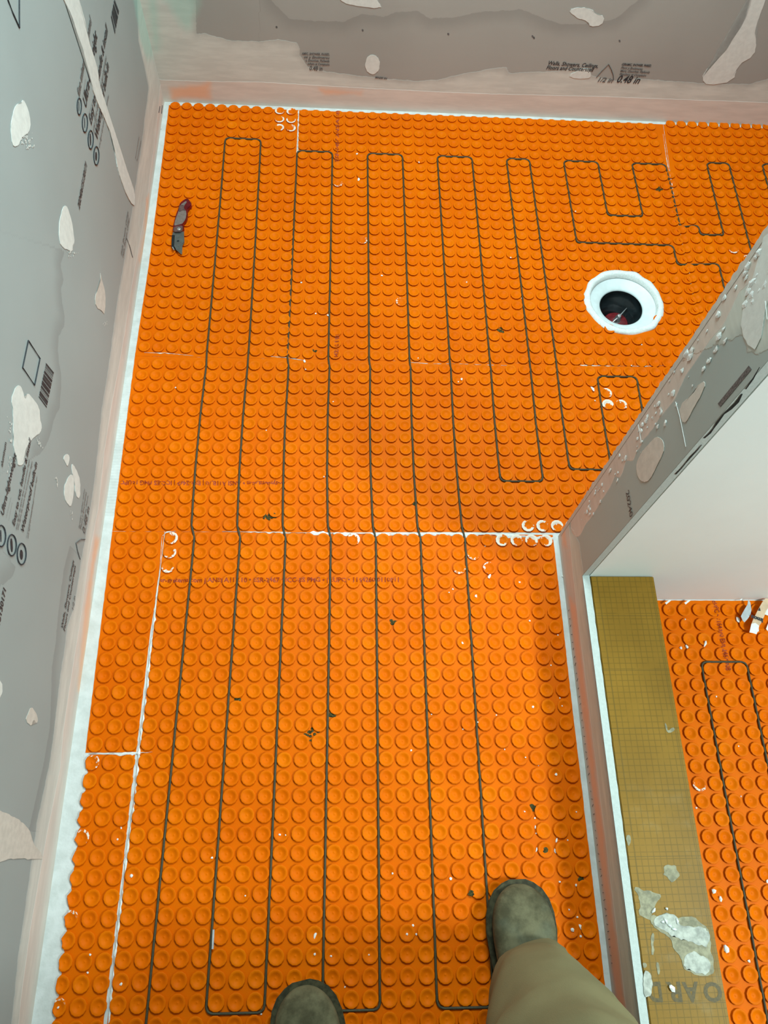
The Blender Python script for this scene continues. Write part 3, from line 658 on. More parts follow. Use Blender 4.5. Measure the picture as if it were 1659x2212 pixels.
shB2, c = sheet('heating_membrane', mB2, range(-3, 1), range(0, 26), pe + [(SX - .0060, -1.2), (SX - .0050, -.80), (SX - .0040, -.6), (SX - .0058, -.4185)], 0, M['mem'],
  'narrow orange studded membrane strip with ragged edge in the lower left corner', seed=3, xmin=eLs, mortar=lambda c, r: .6 if c == -2 and r % 4 == 0 else 0); ctrs.append(c)
shC, c = sheet('heating_membrane', mC, range(-5, 70), range(0, 14), ln(eC, .4463, .0158) + [(.25, .0158), (.40, .0172), (.55, .0190), (.790, .0195), (XR - .01, .0195), (XR - .01, .4463)], 0, M['mem'],
  'middle orange studded membrane sheet between the two crosswise seams', seed=4, xmin=eC, mortar=lambda c, r: (1.5 if r == 13 and c >= 23 and c < 27 else 1.9 if (c, r) == (30, 3) else .8 if (c, r) in ((31, 3), (30, 2)) else 0)); ctrs.append(c)
shD1, c = sheet('heating_membrane', mD1, range(0, 11), range(0, 26), ln(eD, .4467, 1.2755) + [(.2115, 1.2735), (.2125, 1.0), (.2168, .4467)], 0, M['mem'],
  'orange studded membrane sheet in the far left corner with the folding knife on it', seed=5, xmin=eD, mortar=lambda c, r: .95 if c in (9, 10) and r < 3 else .0); ctrs.append(c)
hole = circ(DC, .0915, 64, .006, 3)
shD2, c = sheet('heating_membrane', mD2, range(0, 32), range(0, 26), [(.2140, 1.2735), (.2134, 1.0), (.2173, .4467), (1.2000, .4467), (1.2025, .67), (1.2120, .98), (1.2320, 1.2665)], 0, M['mem'],
  'large orange studded membrane sheet around the white drain', seed=6, hole=hole, mortar=lambda c, r: .62 if (c, r) in ((3, 8), (5, 14), (26, 20), (8, 20)) else 0); ctrs.append(c)
shD3, c = sheet('heating_membrane', mD3, range(30, 70), range(0, 26), [(1.2004, .4467), (1.2029, .67), (1.2130, .98), (1.2330, 1.2665), (XR - .01, 1.2600), (XR - .01, .4467)], 0, M['mem'],
  'orange studded membrane sheet in the far right behind the stub wall', seed=7, mortar=lambda c, r: .66 if (c, r) in ((36, 15), (35, 14)) else 0); ctrs.append(c)
shR, c = sheet('heating_membrane', mR, range(-3, 38), range(-19, 16), [(XE + .139, YW - .002), (XR - .01, YW - .002), (XR - .01, -1.2), (XE + .139, -1.2)], ZR, M['memr'],
  'orange studded membrane sheet in the side room right of the tan board', seed=8, mortar=lambda c, r: .7 if (c, r) in ((0, -7),) else 0); ctrs.append(c)
allc = np.concatenate(ctrs[:7])

# ---- printing on the membranes, laid over the studs
def drape_text(s, p0, p1, z0, cc, size_h, parent, mat='redink', jitter=0):
    cu = bpy.data.curves.new('print', 'FONT'); cu.body = s; cu.size = size_h; cu.resolution_u = 2; cu.offset = size_h * .03
    o = bpy.data.objects.new('print', cu); COL.objects.link(o); dg = bpy.context.evaluated_depsgraph_get()
    me = bpy.data.meshes.new_from_object(o.evaluated_get(dg)); bpy.data.objects.remove(o)
    bm = bmesh.new(); bm.from_mesh(me); bpy.data.meshes.remove(me)
    for _ in range(3):
        es = [e for e in bm.edges if e.calc_length() > .0028]
        if es: bmesh.ops.subdivide_edges(bm, edges=es, cuts=1); bmesh.ops.triangulate(bm, faces=bm.faces[:])
    w = max(v.co.x for v in bm.verts); d = np.array(p1[:2]) - np.array(p0[:2]); L = np.hypot(*d); d /= L; nrm = np.array([-d[1], d[0]])
    for v in bm.verts:
        q_ = np.array(p0[:2]) + d * v.co.x * L / w + nrm * v.co.y
        r = np.sqrt(((cc - q_) ** 2).sum(1).min()); v.co = (q_[0], q_[1], z0 + prof_h(r) + .0004)
    o = bobj('surface_print', bm, M[mat], parent); return o
zt = .0045
drape_text('er-systems.com | ANSI A118.10 \u2022 ESR-2467 \u2022 ICC-ES PMG \u2022 | cUPC \u2022 1164260 0110011', up(343,1257,zt), up(862,1256,zt), 0, ctrs[0], .0125, shA)
drape_text('er-systems.com \u2022 ANSI A118.10 | ESR-2467 | ICC-ES PMG | cUPC', up(616,1040,zt), up(260,1038,zt), 0, ctrs[3], .0125, shC)
drape_text('ESR-2467 ANSI A118', up(731,348,zt), up(733,240,zt), 0, ctrs[5], .013, shD2)
drape_text('0425 G 1101', up(730,772,zt), up(733,722,zt), 0, ctrs[5], .013, shD2)
drape_text('cUPC \u2022 1164260 ESR-2467 008', up(1540,1296,ZR + zt), up(1570,1448,ZR + zt), ZR, ctrs[7], .0125, shR)

# ---- mortar squeezed out of the seams
def seam(label, px, w, seed, hz=.0024, gaps=None):
    P = [up(x, y, .001)[:2] for x, y in px]; bm = bmesh.new(); prev = None; D = 0
    S_ = [(np.array(P[i]) * (1 - t) + np.array(P[i + 1]) * t, t, i) for i in range(len(P) - 1) for t in np.arange(0, 1, .0022 / max(.003, np.hypot(*(P[i + 1] - P[i]))))]
    for j, (p, t, i) in enumerate(S_):
        d = P[i + 1] - P[i]; d = d / np.hypot(*d); n = np.array([-d[1], d[0]])
        ww = w[i] * (1 - t) + w[i + 1] * t; q1 = noise.noise(Vector((j * .22, seed, 0))); q2 = noise.noise(Vector((j * .22, seed, 7))); q3 = noise.noise(Vector((j * .05, seed, 3)))
        a = ww * max(.0, .55 + q1 + q3 * 1.2); b = ww * max(.0, .55 + q2 + q3 * 1.2)
        a = max(a, .00008); b = max(b, .00008)
        row = [bm.verts.new((*(p + n * a), .0011)), bm.verts.new((*p, hz + q1 * .0008)), bm.verts.new((*(p - n * b), .0011))]
        if prev: bm.faces.new((prev[0], prev[1], row[1], row[0])); bm.faces.new((prev[1], prev[2], row[2], row[1]))
        prev = row
    bmesh.ops.recalc_face_normals(bm, faces=bm.faces)
    o = bobj('mortar_bead', bm, M['mortar']); tag(o, label, 'mortar', None); return o
seam('long ragged white mortar bead across the floor just above the text line', [(480,1148),(620,1151),(720,1153),(860,1155),(1000,1155),(1120,1158),(1195,1163)], [.0006,.0028,.0042,.0042,.0042,.0038,.006], 1, .0030)
seam('wavy white mortar bead running down beside the lower left strips', [(350,1160),(345,1230),(337,1290),(333,1340),(325,1400),(318,1490),(308,1560),(300,1625),(292,1720),(280,1800),(270,1880),(258,1980),(250,2050),(241,2140),(235,2212)], [.0004,.0008,.0016,.0036,.0030,.0024,.0026,.0036,.0020,.0032,.0026,.0026,.0032,.0024,.0026], 2)
seam('short white mortar bead between the two left strips', [(192,1628),(240,1630),(300,1627),(330,1624)], [.0008,.0016,.0026,.0005], 3)
seam('thin white mortar line down the seam at the back wall, left of the loops', [(645,240),(644,280),(643,330)], [.0030,.0026,.0014], 4)
seam('thin broken white mortar line across the floor at the left wall', [(312,762),(360,763),(420,769)], [.0006,.0018,.0004], 5, gaps=1)
seam('thin broken white mortar line between the cables left of centre', [(585,770),(620,773),(660,779)], [.0006,.0016,.0004], 6, gaps=1)
seam('broken white mortar line between the middle cables', [(888,783),(930,786),(990,786),(1040,788),(1100,790)], [.0010,.0010,.0004,.0020,.0004], 7, gaps=1)
seam('straight white mortar line right of the drain loops, ending at the stub wall', [(1253,789),(1330,791),(1400,791),(1452,790)], [.0012,.0014,.0010,.0012], 8)
seam('fine whitish mortar line upper right beside the cable', [(1432,290),(1440,345),(1452,400),(1462,460)], [.0002,.0010,.0012,.0006], 9, gaps=1)
seam('fine whitish mortar line right of the drain', [(1487,575),(1492,610),(1499,650)], [.0004,.0010,.0003], 10, gaps=1)
seam('thin white mortar hook at the upper end of the left seam', [(351,1158),(360,1149),(380,1147)], [.0006,.0014,.0003], 11)

# ================================================================= HEATING CABLES
def cable(name, verts, z, label, rad=.0021, R=.0125):
    """verts: (map, u, v) gap coordinates; straight legs follow the gaps, corners are rounded"""
    P = []
    for i, (m, u, v) in enumerate(verts):
        P.append((m(u, v), True))
    pts = [np.array(p) for p, _ in P]; path = []
    for i, p in enumerate(pts):
        if i in (0, len(pts) - 1): path.append(p); continue
        a = pts[i - 1] - p; b = pts[i + 1] - p; la, lb = np.hypot(*a), np.hypot(*b); a = a / la; b = b / lb
        cs = float(np.clip(a @ b, -1, 1))
        if cs < -.985 or la < .001 or lb < .001: path.append(p); continue
        r = min(R, la * .49, lb * .49)
        for t in np.linspace(0, 1, 7):
            path.append((1 - t) ** 2 * (p + a * r) + 2 * t * (1 - t) * p + t * t * (p + b * r))
    out = [path[0]]
    for p in path[1:]:
        d = p - out[-1]; L = np.hypot(*d); n = max(1, int(L / .008)); s0 = out[-1]
        if L < 1e-5: continue
        for k_ in range(1, n + 1): out.append(s0 + d * k_ / n)
    pp = [(x + .00035 * noise.noise(Vector((x * 30, y * 30, 1))), y, z + .0003 * noise.noise(Vector((x * 25, y * 25, 5)))) for x, y in out]
    v, f = tube(pp, rad, 8); o = mesh(name, v, f, M['cable'], None, True); return tag(o, label, 'cable')
def legs(m, u, v0, v1):             # points along a gap so that the leg bends with the sheet
    n = max(2, int(abs(v1 - v0) / 4) + 1); return [(m, u, v) for v in np.linspace(v0, v1, n)]
A, Cc, D1, D2, D3 = mA, mC, mD1, mD2, mD3
def run(ua, side, vb, vt, uc, ud, up_=True, md=D2, dt=25.3):
    pts = legs(A, ua, vb, -.1) + legs(Cc, uc, 13.1, .1) + legs(md, ud, dt, vt)
    return pts if up_ else pts[::-1]
path = []
path += run(1.5, 0, 37, 3.5, .5, 4.5, True, D1)
path += run(4.5, 0, 26.5, 3.5, 3.5, 7.5, False, D1)
path += legs(A, 7.5, 26.5, -.1) + legs(Cc, 6.5, 13.1, .1) + legs(D2, -.5, 25.3, 4.5)
path += run(10.5, 0, 26.5, 4.5, 9.5, 2.5, False)
path += run(13.5, 0, 26.5, 4.5, 12.5, 5.5, True)
path += run(16.5, 0, 26.5, 4.5, 15.5, 8.5, False)
path += run(19.5, 0, 26.5, 4.5, 18.5, 11.5, True)
path += legs(D2, 14.5, 4.5, 25.3) + legs(Cc, 21.5, .1, 9.5)
path += legs(Cc, 24.5, 9.5, .1) + legs(D2, 17.5, 25.3, 4.5)
path += legs(D2, 19.5, 4.5, 25.3) + legs(Cc, 26.5, .1, 8.5)
path += legs(Cc, 29.5, 8.5, .5) + legs(Cc, 32.5, .5, 9.5) + legs(Cc, 40.5, 9.5, .1)
path += legs(D3, 33.5, 24, 15.5) + [(D2, 30.5, 15.5), (D2, 30.5, 13.5)] + [(D2, 28, 13.5), (D2, 25, 13.5), (D2, 22.5, 13.5)] + legs(D2, 22.5, 13, 4.5)
path += legs(D2, 25.5, 4.5, 10.5) + legs(D2, 28.5, 10.5, 4.5) + [(D2, 31.5, 4.5), (D2, 31.5, 8), (D2, 31.5, 11.5), (D3, 32.5, 11.5), (D3, 32.5, 12.5), (D3, 34.5, 12.5)] + legs(D3, 34.5, 12, 4.5)
path += legs(D3, 36.5, 4.5, 19.5) + legs(D3, 39.5, 19.5, 4.5) + [(D3, 44.5, 4.5), (D3, 44.5, 12.5)]
cable('heating_cable', path, .0031, 'long olive-grey heating cable looping across the main orange floor')
cable('heating_cable', legs(mR, 1.5, 15, -14.5) + legs(mR, 4.5, -14.5, 15), ZR + .0031, 'olive-grey heating cable forming one narrow loop in the side room')

# ================================================================= DRAIN
dr = thing('floor_drain', (DC[0], DC[1], 0), 'round white floor drain collar with dark pipe, amid the orange studs', 'drain')
def lathe(prof, c, n=48, jit=0, seed=0, aj=None):
    v, f = [], []
    for j, (r, z) in enumerate(prof):
        for k_ in range(n):
            a = 2 * PI * k_ / n; jj = jit * noise.noise(Vector((math.cos(a) * 3, math.sin(a) * 3, seed + j * .3))) if (aj is None or j in aj) else 0
            v.append((c[0] + (r + jj) * math.cos(a), c[1] + (r + jj) * math.sin(a), z + jj * .3))
    for j in range(len(prof) - 1):
        for k_ in range(n): b = (k_ + 1) % n; f.append((j * n + k_, j * n + b, (j + 1) * n + b, (j + 1) * n + k_))
    return v, f
v, f = lathe([(.0985, .0008), (.0965, .0058), (.0885, .0068), (.0835, .0045), (.0815, -.006)], DC, 96, .006, 3, (0, 1, 2)); mesh('mortar_collar', v, f, M['mortar'], dr, True)
M['pvc'] = plain('white_drain_flange', (.70, .79, .78), .45, .4, .06, 40)
M['black'] = plain('black_pipe', (.012, .018, .02), .25, .6, .3, 60)
M['redplug'] = plain('dark_red_rubber', (.22, .015, .02), .4, .4, .2, 90)
M['steel'] = plain('zinc_steel', (.62, .63, .62), .3, .5, .1, 200, metal=.8)
v, f = lathe([(.0835, -.0065), (.080, -.0085), (.066, -.0125), (.0555, -.0165), (.0535, -.019), (.0525, -.024)], DC, 64); mesh('flange', v, f, M['pvc'], dr, True)
v, f = lathe([(.0525, -.0195), (.0520, -.045), (.047, -.047), (.047, -.075), (.0435, -.077), (.0430, -.16)], DC, 64); mesh('pipe', v, f, M['black'], dr, True)
pc = (DC[0] + .010, DC[1] + .008); PZ = .020
v, f = lathe([(.0425, -.16), (.0, -.161)], DC, 48); mesh('pipe_bottom', v, f, M['black'], dr)
plug = mesh('test_plug', *lathe([(.0, -.078), (.012, -.078), (.014, -.081), (.028, -.082), (.031, -.086), (.031, -.13)], pc, 40), M['redplug'], dr, True); plug['label'] = 'dark red rubber test plug'
v, f = lathe([(.0, -.058), (.0045, -.058), (.0048, -.062), (.0075, -.066), (.0075, -.075), (.0095, -.078)], pc, 24); wn = mesh('wing_nut', v, f, M['steel'], plug, True)
v, f = tube([(pc[0] - .020, pc[1] - .020, -.062), (pc[0], pc[1], -.066), (pc[0] + .024, pc[1] + .026, -.060)], [.0012, .0024, .0010], 8); mesh('wing', v, f, M['steel'], plug, True)

# ================================================================= FOLDING KNIFE
kn = thing('folding_knife', tuple(up(392, 500, .006)), 'red and silver folding utility knife lying near the left wall', 'knife')
def z0k(p): return zs(340, 400, 11.85, p)
def slab_from(px, z0_, z1_, name, mat, parent, bev=.0008, sm=1):
    P = [tuple(up(*p, (z0_ + z1_) / 2)[:2]) for p in px]
    for _ in range(sm):
        Q = []
        for i in range(len(P)):
            a, b = P[i], P[(i + 1) % len(P)]; Q += [(a[0]*.8+b[0]*.2, a[1]*.8+b[1]*.2), (a[0]*.2+b[0]*.8, a[1]*.2+b[1]*.8)]
        P = Q
    bm = bmesh.new(); f = bm.faces.new([bm.verts.new((x, y, z0_)) for x, y in P]); g = bmesh.ops.extrude_face_region(bm, geom=[f])
    for v in [x for x in g['geom'] if isinstance(x, bmesh.types.BMVert)]: v.co.z = z1_
    bmesh.ops.recalc_face_normals(bm, faces=bm.faces)
    if bev: bmesh.ops.bevel(bm, geom=[e for e in bm.edges if abs(e.verts[0].co.z - z1_) < 1e-6 and abs(e.verts[1].co.z - z1_) < 1e-6], offset=bev, segments=2, affect='EDGES')
    return bobj(name, bm, mat, parent)
M['kred'] = plain('red_anodised_handle', (.26, .012, .016), .3, .5, .2, 90, metal=.5)
M['kgrey'] = plain('brushed_grey_handle', (.40, .31, .28), .38, .5, .12, 160, metal=.7)
M['kbrown'] = plain('worn_reddish_metal', (.23, .13, .12), .38, .5, .2, 120, metal=.6)
M['blade'] = plain('blade_holder_metal', (.24, .25, .23), .35, .5, .12, 90, metal=.8)
h = slab_from(z0k([(740,365),(640,430),(575,500),(545,620),(480,780),(415,1060),(400,1190),(440,1215),(560,1220),(665,1170),(690,1100),(650,1040),(760,880),(780,760),(770,650),(880,545),(870,480),(800,380)]), .0058, .0150, 'handle', M['kred'], kn, .0015)
slab_from(z0k([(660,450),(600,500),(565,600),(530,700),(470,850),(425,1040),(500,1030),(640,990),(720,870),(745,760),(735,660),(680,600),(690,520),(755,440),(740,405)]), .0145, .0164, 'grip_plate', M['kgrey'], h, .0005)
slab_from(z0k([(560,540),(600,500),(690,520),(680,600),(735,650),(640,640),(560,690),(545,640)]), .0160, .0172, 'worn_patch', M['kbrown'], h, .0003)
slab_from(z0k([(420,1075),(405,1185),(470,1205),(580,1200),(655,1150),(640,1040),(560,1040)]), .0145, .0170, 'pivot_plate', M['kbrown'], h, .0004)
pv = up(*z0k([(552,1120)])[0], .017); v, f = lathe([(.0001, .0186), (.0028, .0186), (.0042, .0180), (.0046, .0168)], pv[:2], 20); mesh('pivot_screw', v, f, M['steel'], h, True)
slab_from(z0k([(400,1215),(385,1290),(450,1300),(430,1560),(470,1640),(690,1470),(680,1190),(560,1225)]), .0088, .0130, 'blade_holder', M['blade'], kn, .0005, 0)
slab_from(z0k([(378,1290),(365,1590),(440,1650),(450,1600),(430,1540),(450,1320)]), .0062, .0122, 'spine', M['black'], kn, .0004, 0)
slab_from(z0k([(372,1590),(395,1575),(440,1650),(425,1670)]), .0122, .0130, 'release_tip', M['steel'], kn, 0, 0)
slab_from(z0k([(460,1640),(690,1470),(640,1560),(632,1775),(590,1755)]), .0095, .0105, 'blade', M['blade'], kn, 0, 0)
hp = up(*z0k([(528,1430)])[0], .013); v, f = lathe([(.0001, .0133), (.0022, .0133), (.0030, .0131)], hp[:2], 16); mesh('slot', v, f, M['black'], kn, True)

# ================================================================= TORN TAPE SCRAPS IN THE SIDE ROOM
M['papergrey'] = plain('grey_paper', (.50, .53, .54), .7, .2, .08, 90); M['papertan'] = plain('kraft_paper', (.72, .52, .34), .75, .2, .1, 60); M['paperwhite'] = plain('torn_white_paper', (.85, .85, .80), .8, .1, .05, 90)
def zr(p): return zs(1459, 1260, 8.295, p)
def scrap(name, px, zf, label, mat, cat='scrap', parent=None):
    P = [up(*p, ZR + zf(i)) for i, p in enumerate(px)]
    bm = bmesh.new(); lo = [bm.verts.new(p) for p in P]; hi = [bm.verts.new((p[0], p[1], p[2] + .0006)) for p in P]; n = len(P)
    bm.faces.new(hi); bm.faces.new(lo[::-1])
    for i in range(n): bm.faces.new((lo[i], lo[(i + 1) % n], hi[(i + 1) % n], hi[i]))
    bmesh.ops.triangulate(bm, faces=[f for f in bm.faces if len(f.verts) > 4]); o = bobj(name, bm, mat, parent)
    return tag(o, label, cat) if not parent else o
scrap('paper_scrap', zr([(1305,285),(1340,350),(1360,480),(1340,570),(1300,630),(1235,700),(1205,670),(1170,590),(1230,480),(1290,380)]), lambda i: .014, 'narrow grey paper scrap lying under the white wall edge', M['papergrey'])
ts = scrap('paper_scrap', zr([(1560,330),(1480,470),(1420,590),(1390,650),(1360,730),(1430,712),(1495,765),(1530,720),(1590,590),(1620,500),(1690,400),(1700,290),(1620,270)]), lambda i: .017, 'tan printed paper scrap with a torn white end', M['papertan'])
scrap('torn_end', zr([(1360,725),(1325,880),(1380,890),(1450,915),(1470,870),(1495,860),(1490,800),(1500,765),(1430,710)]), lambda i: .0172, '', M['paperwhite'], parent=ts)
FR = Frame((0, 0, 0), (1, 0, 0), (0, 0, 1)); FR.V = np.array([0, 1.0, 0]); a = up(*zr([(1425,590)])[0], ZR + .018); b = up(*zr([(1575,640)])[0], ZR + .018)
FR.O = np.array([0, 0, ZR + .018]); text_mesh('scrap_print', 'Imou', .012, FR, b[0], b[1], M['ink'], ts, shear=0, bold=.0006, rot=math.atan2(a[1] - b[1], a[0] - b[0]), n=.0004)
scrap('printed_arrow', zr([(1480,490),(1525,495),(1510,435)]), lambda i: .0180, '', M['ink'], parent=ts)
scrap('paper_scrap', zr([(1600,560),(1680,585),(1800,570),(1800,380),(1660,400),(1610,480)]), lambda i: .013, 'torn white paper scrap at the right picture edge, behind the tan scrap', M['paperwhite'])
scrap('paper_scrap', zr([(1620,820),(1659,860),(1750,800),(1750,700),(1659,720)]), lambda i: .009, 'small pale paper scrap at the right picture edge, nearest the cable loop', M['paperwhite'])
scrap('paper_scrap', zs(1459,1260,8.295,[(1150,300),(1170,312),(1200,285),(1185,275)]), lambda i: .012, 'tiny white paper scrap at the foot of the white wall', M['paperwhite'])
for j, xx in enumerate((1436, 1478)):
    scrap('paper_scrap', [(xx, 1302), (xx + 3, 1306), (xx + 14, 1297), (xx + 10, 1296)], lambda i: .012, ['white paper curl at the wall foot beside the tan board', 'white paper curl at the wall foot, second from the tan board'][j], M['paperwhite'])

# ================================================================= CRUMBS
crumbA = [(604,1803,5),(617,1804,3),(458,1853,4),(284,1892,6),(254,1813,4),(681,2020,5,2.2),(680,2061,4),(715,2065,4),(797,2062,3),(745,2132,3),(564,2190,4),(892,1999,5),(879,2018,5),(899,2018,4),(973,1898,6),(848,1887,4),
 (1057,1246,6,2),(978,1273,4),(970,1280,3),(1028,1288,6),(1122,1258,4),(1151,1527,5),(1201,1673,5),(1163,1654,2),(1144,1341,4),(999,1389,4,1.6),(888,1621,4),(1072,1545,3),(1000,1575,3),(1032,1560,3),(932,1543,3),
 (1155,1767,4),(1156,1787,3,2),(1158,1800,3),(1159,1835,4,2.2),(1202,1815,4,2),(1199,1838,4,2.4),(1226,1815,3),(1209,1905,4),(1244,1912,5),(1236,2008,7),(1254,2003,5,2),(1247,1981,4),(1254,2022,4),(1229,1965,3),(1133,1753,3),(1245,1754,3),
 (1135,1636,3),(1090,1619,3),(1190,1437,3),(1209,1508,3),(1214,1525,3),(1205,1372,3),(1048,1180,3),(1215,1245,3),(530,1935,3),(262,2125,5),(126,2176,4),(195,2062,4),(190,2101,4),(300,1628,7),(262,1790,3,2.5)]
crumbT = [(709,682,6),(682,678,4),(658,781,5,1.6),(651,611,4),(825,596,4),(660,798,3),(380,838,4),(1103,557,3),(1008,610,3),(1127,645,3),(903,774,3),(997,820,5),(1243,457,3),(771,333,4),(905,351,3),(1280,841,5,2.6),(1364,790,3),(1393,792,3),(1386,745,3),(775,388,4,2.5),(700,1030,3),(990,825,3),(720,868,3),(575,930,3),(1352,880,4),(1340,870,3),(1285,866,3)]
crumbR = [(1470,1400,6),(1483,1398,6,1.5),(1523,1390,5,3),(1593,1339,8,1.5),(1482,1682,5),(1541,1925,8),(1556,1942,5,2),(1568,2050,8,1.6),(1617,2076,5),(1657,1904,6),(1547,1505,3),(1504,1745,4),(1600,1720,3),(1595,1612,3),(1480,1338,3)]
M['crumb'] = plain('white_foam_crumb', (.86, .85, .80), .8, .2, .06, 400)
def crumb(px, py, s, el, z, label, group):
    p = up(px, py, z); sc = np.linalg.norm(p - CP) / F; r = s * sc * .55
    bm = bmesh.new(); bmesh.ops.create_icosphere(bm, subdivisions=1, radius=1); a = random.uniform(-.5, .5); 
    for v in bm.verts:
        j = random.uniform(.7, 1.25); x, y, zz_ = v.co.x * r * j, v.co.y * r * j * el, v.co.z * r * j * .6
        v.co = (x * math.cos(a) - y * math.sin(a), x * math.sin(a) + y * math.cos(a), zz_)
    o = bobj('plaster_crumb', bm, M['crumb']); o.location = (p[0], p[1], z + r * .45); tag(o, label, 'crumb', group)
def ssurf(p, cc, z0): return z0 + prof_h(float(np.sqrt(((cc - p[:2]) ** 2).sum(1).min())))
ORD = ['nearest', 'second nearest', 'third nearest', 'fourth nearest', 'fifth nearest', 'sixth nearest', 'seventh nearest', 'eighth nearest', 'ninth nearest']
CNT = ['first', 'second', 'third', 'fourth', 'fifth', 'sixth', 'seventh']
def look(c): return ('elongated' if len(c) > 3 and c[3] >= 1.5 else 'blocky' if c[2] >= 6 else 'small' if c[2] >= 4 else 'tiny') + ' white crumb'
def where_near(c):
    k_ = int(sum(np.interp(c[1], [1160, 2130], [a, b]) < c[0] for a, b in ((419, 325), (520, 449), (618, 575), (715, 699), (810, 822), (906, 943), (1004, 1062))))
    a = 'left of the first cable' if k_ == 0 else 'right of seventh cable' if k_ == 7 else 'between %s and %s cable' % (CNT[k_ - 1], CNT[k_])
    return a + ', ' + ('by the text line' if c[1] < 1400 else 'mid floor' if c[1] < 1700 else 'above the boots' if c[1] < 1950 else 'beside the boots')
def where_far(c):
    k_ = int(sum(np.interp(c[1], [300, 1100], [a, b]) < c[0] for a, b in ((486, 420), (565, 522), (640, 620), (716, 715), (795, 808), (868, 903), (944, 998), (1020, 1090))))
    a = 'left of the first cable' if k_ == 0 else 'right of the long cables' if k_ >= 8 else 'past the seventh cable' if k_ == 7 else 'between %s and %s cable' % (CNT[k_ - 1], CNT[k_])
    return a + ', ' + ('near far loops' if c[1] < 500 else 'level with the drain' if c[1] < 760 else 'at the thin seam' if c[1] < 850 else 'above the thick bead')
def where_side(c): return ('left of side-room cable' if c[0] < 1520 + (c[1] - 1420) * .18 else 'right of the side-room cable') + ', ' + ('by white wall' if c[1] < 1450 else 'midway' if c[1] < 1800 else 'at the near end')
for crumbs, where, grp, zf in ((crumbA, where_near, 'white crumbs on the near main floor', 0), (crumbT, where_far, 'white crumbs on the far main floor', 0), (crumbR, where_side, 'white crumbs on the side room floor', 1)):
    keys = [look(c) + ' ' + where(c) for c in crumbs]
    for c, ky in zip(crumbs, keys):
        same = sorted([d for d, q2 in zip(crumbs, keys) if q2 == ky], key=lambda d: -d[1])
        lab = ky if len(same) == 1 else ky + ', ' + ORD[same.index(c)] + ' of %s' % ['', '', 'two', 'three', 'four', 'five', 'six', 'seven', 'eight', 'nine'][len(same)]
        z = ssurf(up(c[0], c[1], .004), allc, 0) if not zf else ssurf(up(c[0], c[1], ZR + .004), ctrs[7], ZR)
        crumb(c[0], c[1], c[2], c[3] if len(c) > 3 else 1, z, lab, grp)
crumb(*z7([(640,1640)])[0], 9, 1.4, HCB + .0006, 'square white foam chip on the tan board over the printed letters', None)
M['dirt'] = plain('dark_dirt', (.10, .085, .03), .9, .1, .4, 300)
for j, (px, py, s, lab) in enumerate([(582,1117,16,'dark dirt clump between the studs left of the third cable'), (669,1586,15,'greenish dark dirt clump between the studs in mid floor'), (1082,711,9,'brown grit clump below left of the drain'), (681,757,5,'dark grit speck near the fourth cable'),
   (1426,408,7,'dark grit clump inside the upper right loop'), (1180,1838,5,'dark grit dot in a stud near the curb'), (1153,1745,6,'dark splinter between studs near the curb'), (715,1545,6,'dark grit speck beside the fourth cable'), (897,1088,4,'dark grit speck between middle cables'), (849,1345,6,'dark grit speck right of the fourth cable'), (512,1510,5,'dark grit speck beside the second cable'), (1017,1930,4,'dark smudge left of the right boot'),
   (1257,1898,4,'dark grit speck near the curb above the right boot')]):
    p = up(px, py, .003); sc = np.linalg.norm(p - CP) / F; bm = bmesh.new()
    for _ in range(int(4 + s * .8)):
        b2 = bmesh.ops.create_icosphere(bm, subdivisions=1, radius=random.uniform(.0018, .0042)); dx, dy = random.gauss(0, s * sc * .42), random.gauss(0, s * sc * .42)
        for v in b2['verts']: v.co = Vector((v.co.x * random.uniform(.8, 1.5) + dx, v.co.y + dy, v.co.z * .18))
    o = bobj('dirt_clump', bm, M['dirt']); q_ = np.array([p[0], p[1]]); o.location = (p[0], p[1], ssurf(q_, allc, 0) + .0006); tag(o, lab, 'dirt')
v, f = tube([up(461, 2008, .0068), up(459, 2050, .0068)], .0018, 6); tag(mesh('tape_sliver', v, f, M['papergrey'], None), 'thin grey sliver lying along the second cable near the boots', 'scrap')

# ================================================================= PERSON
M['suede'] = None
def suede():
    t = NT('worn_olive_suede'); n = t.noise(22, 5, .65); n2 = t.noise(9, 3)
    c = t.mix(t.ramp(n, .35, .68), (.062, .055, .028), (.150, .135, .074)); c = t.mix(t.math('MULTIPLY', t.ramp(n2, .52, .68), .55), c, (.075, .10, .075))
    t.bump(t.noise(160, 4), .4, .001); return t.fin(c, .8, .15)
M['suede'] = suede(); M['sole'] = plain('dark_boot_sole', (.065, .058, .028), .7, .2, .3, 120)
def cloth(name, c):
    t = NT(name); w = t.noise(700, 2); n = t.noise(6, 4)
    t.bump(t.math('ADD', t.math('MULTIPLY', w, .4), t.noise(14, 3)), .35, .003)
    return t.fin(t.mix(t.ramp(n, .3, .7), tuple(x * .82 for x in c), c), .85, .1)
M['khaki'] = cloth('khaki_trouser_cloth', (.215, .195, .10)); M['shirt'] = cloth('grey_shirt_cloth', (.22, .23, .25)); M['skin'] = plain('skin', (.55, .33, .24), .5, .3, .06, 40)
per = thing('person', (.47, -1.0, 0), 'person in worn olive suede boots and khaki trousers, standing at the bottom of the picture', 'person')
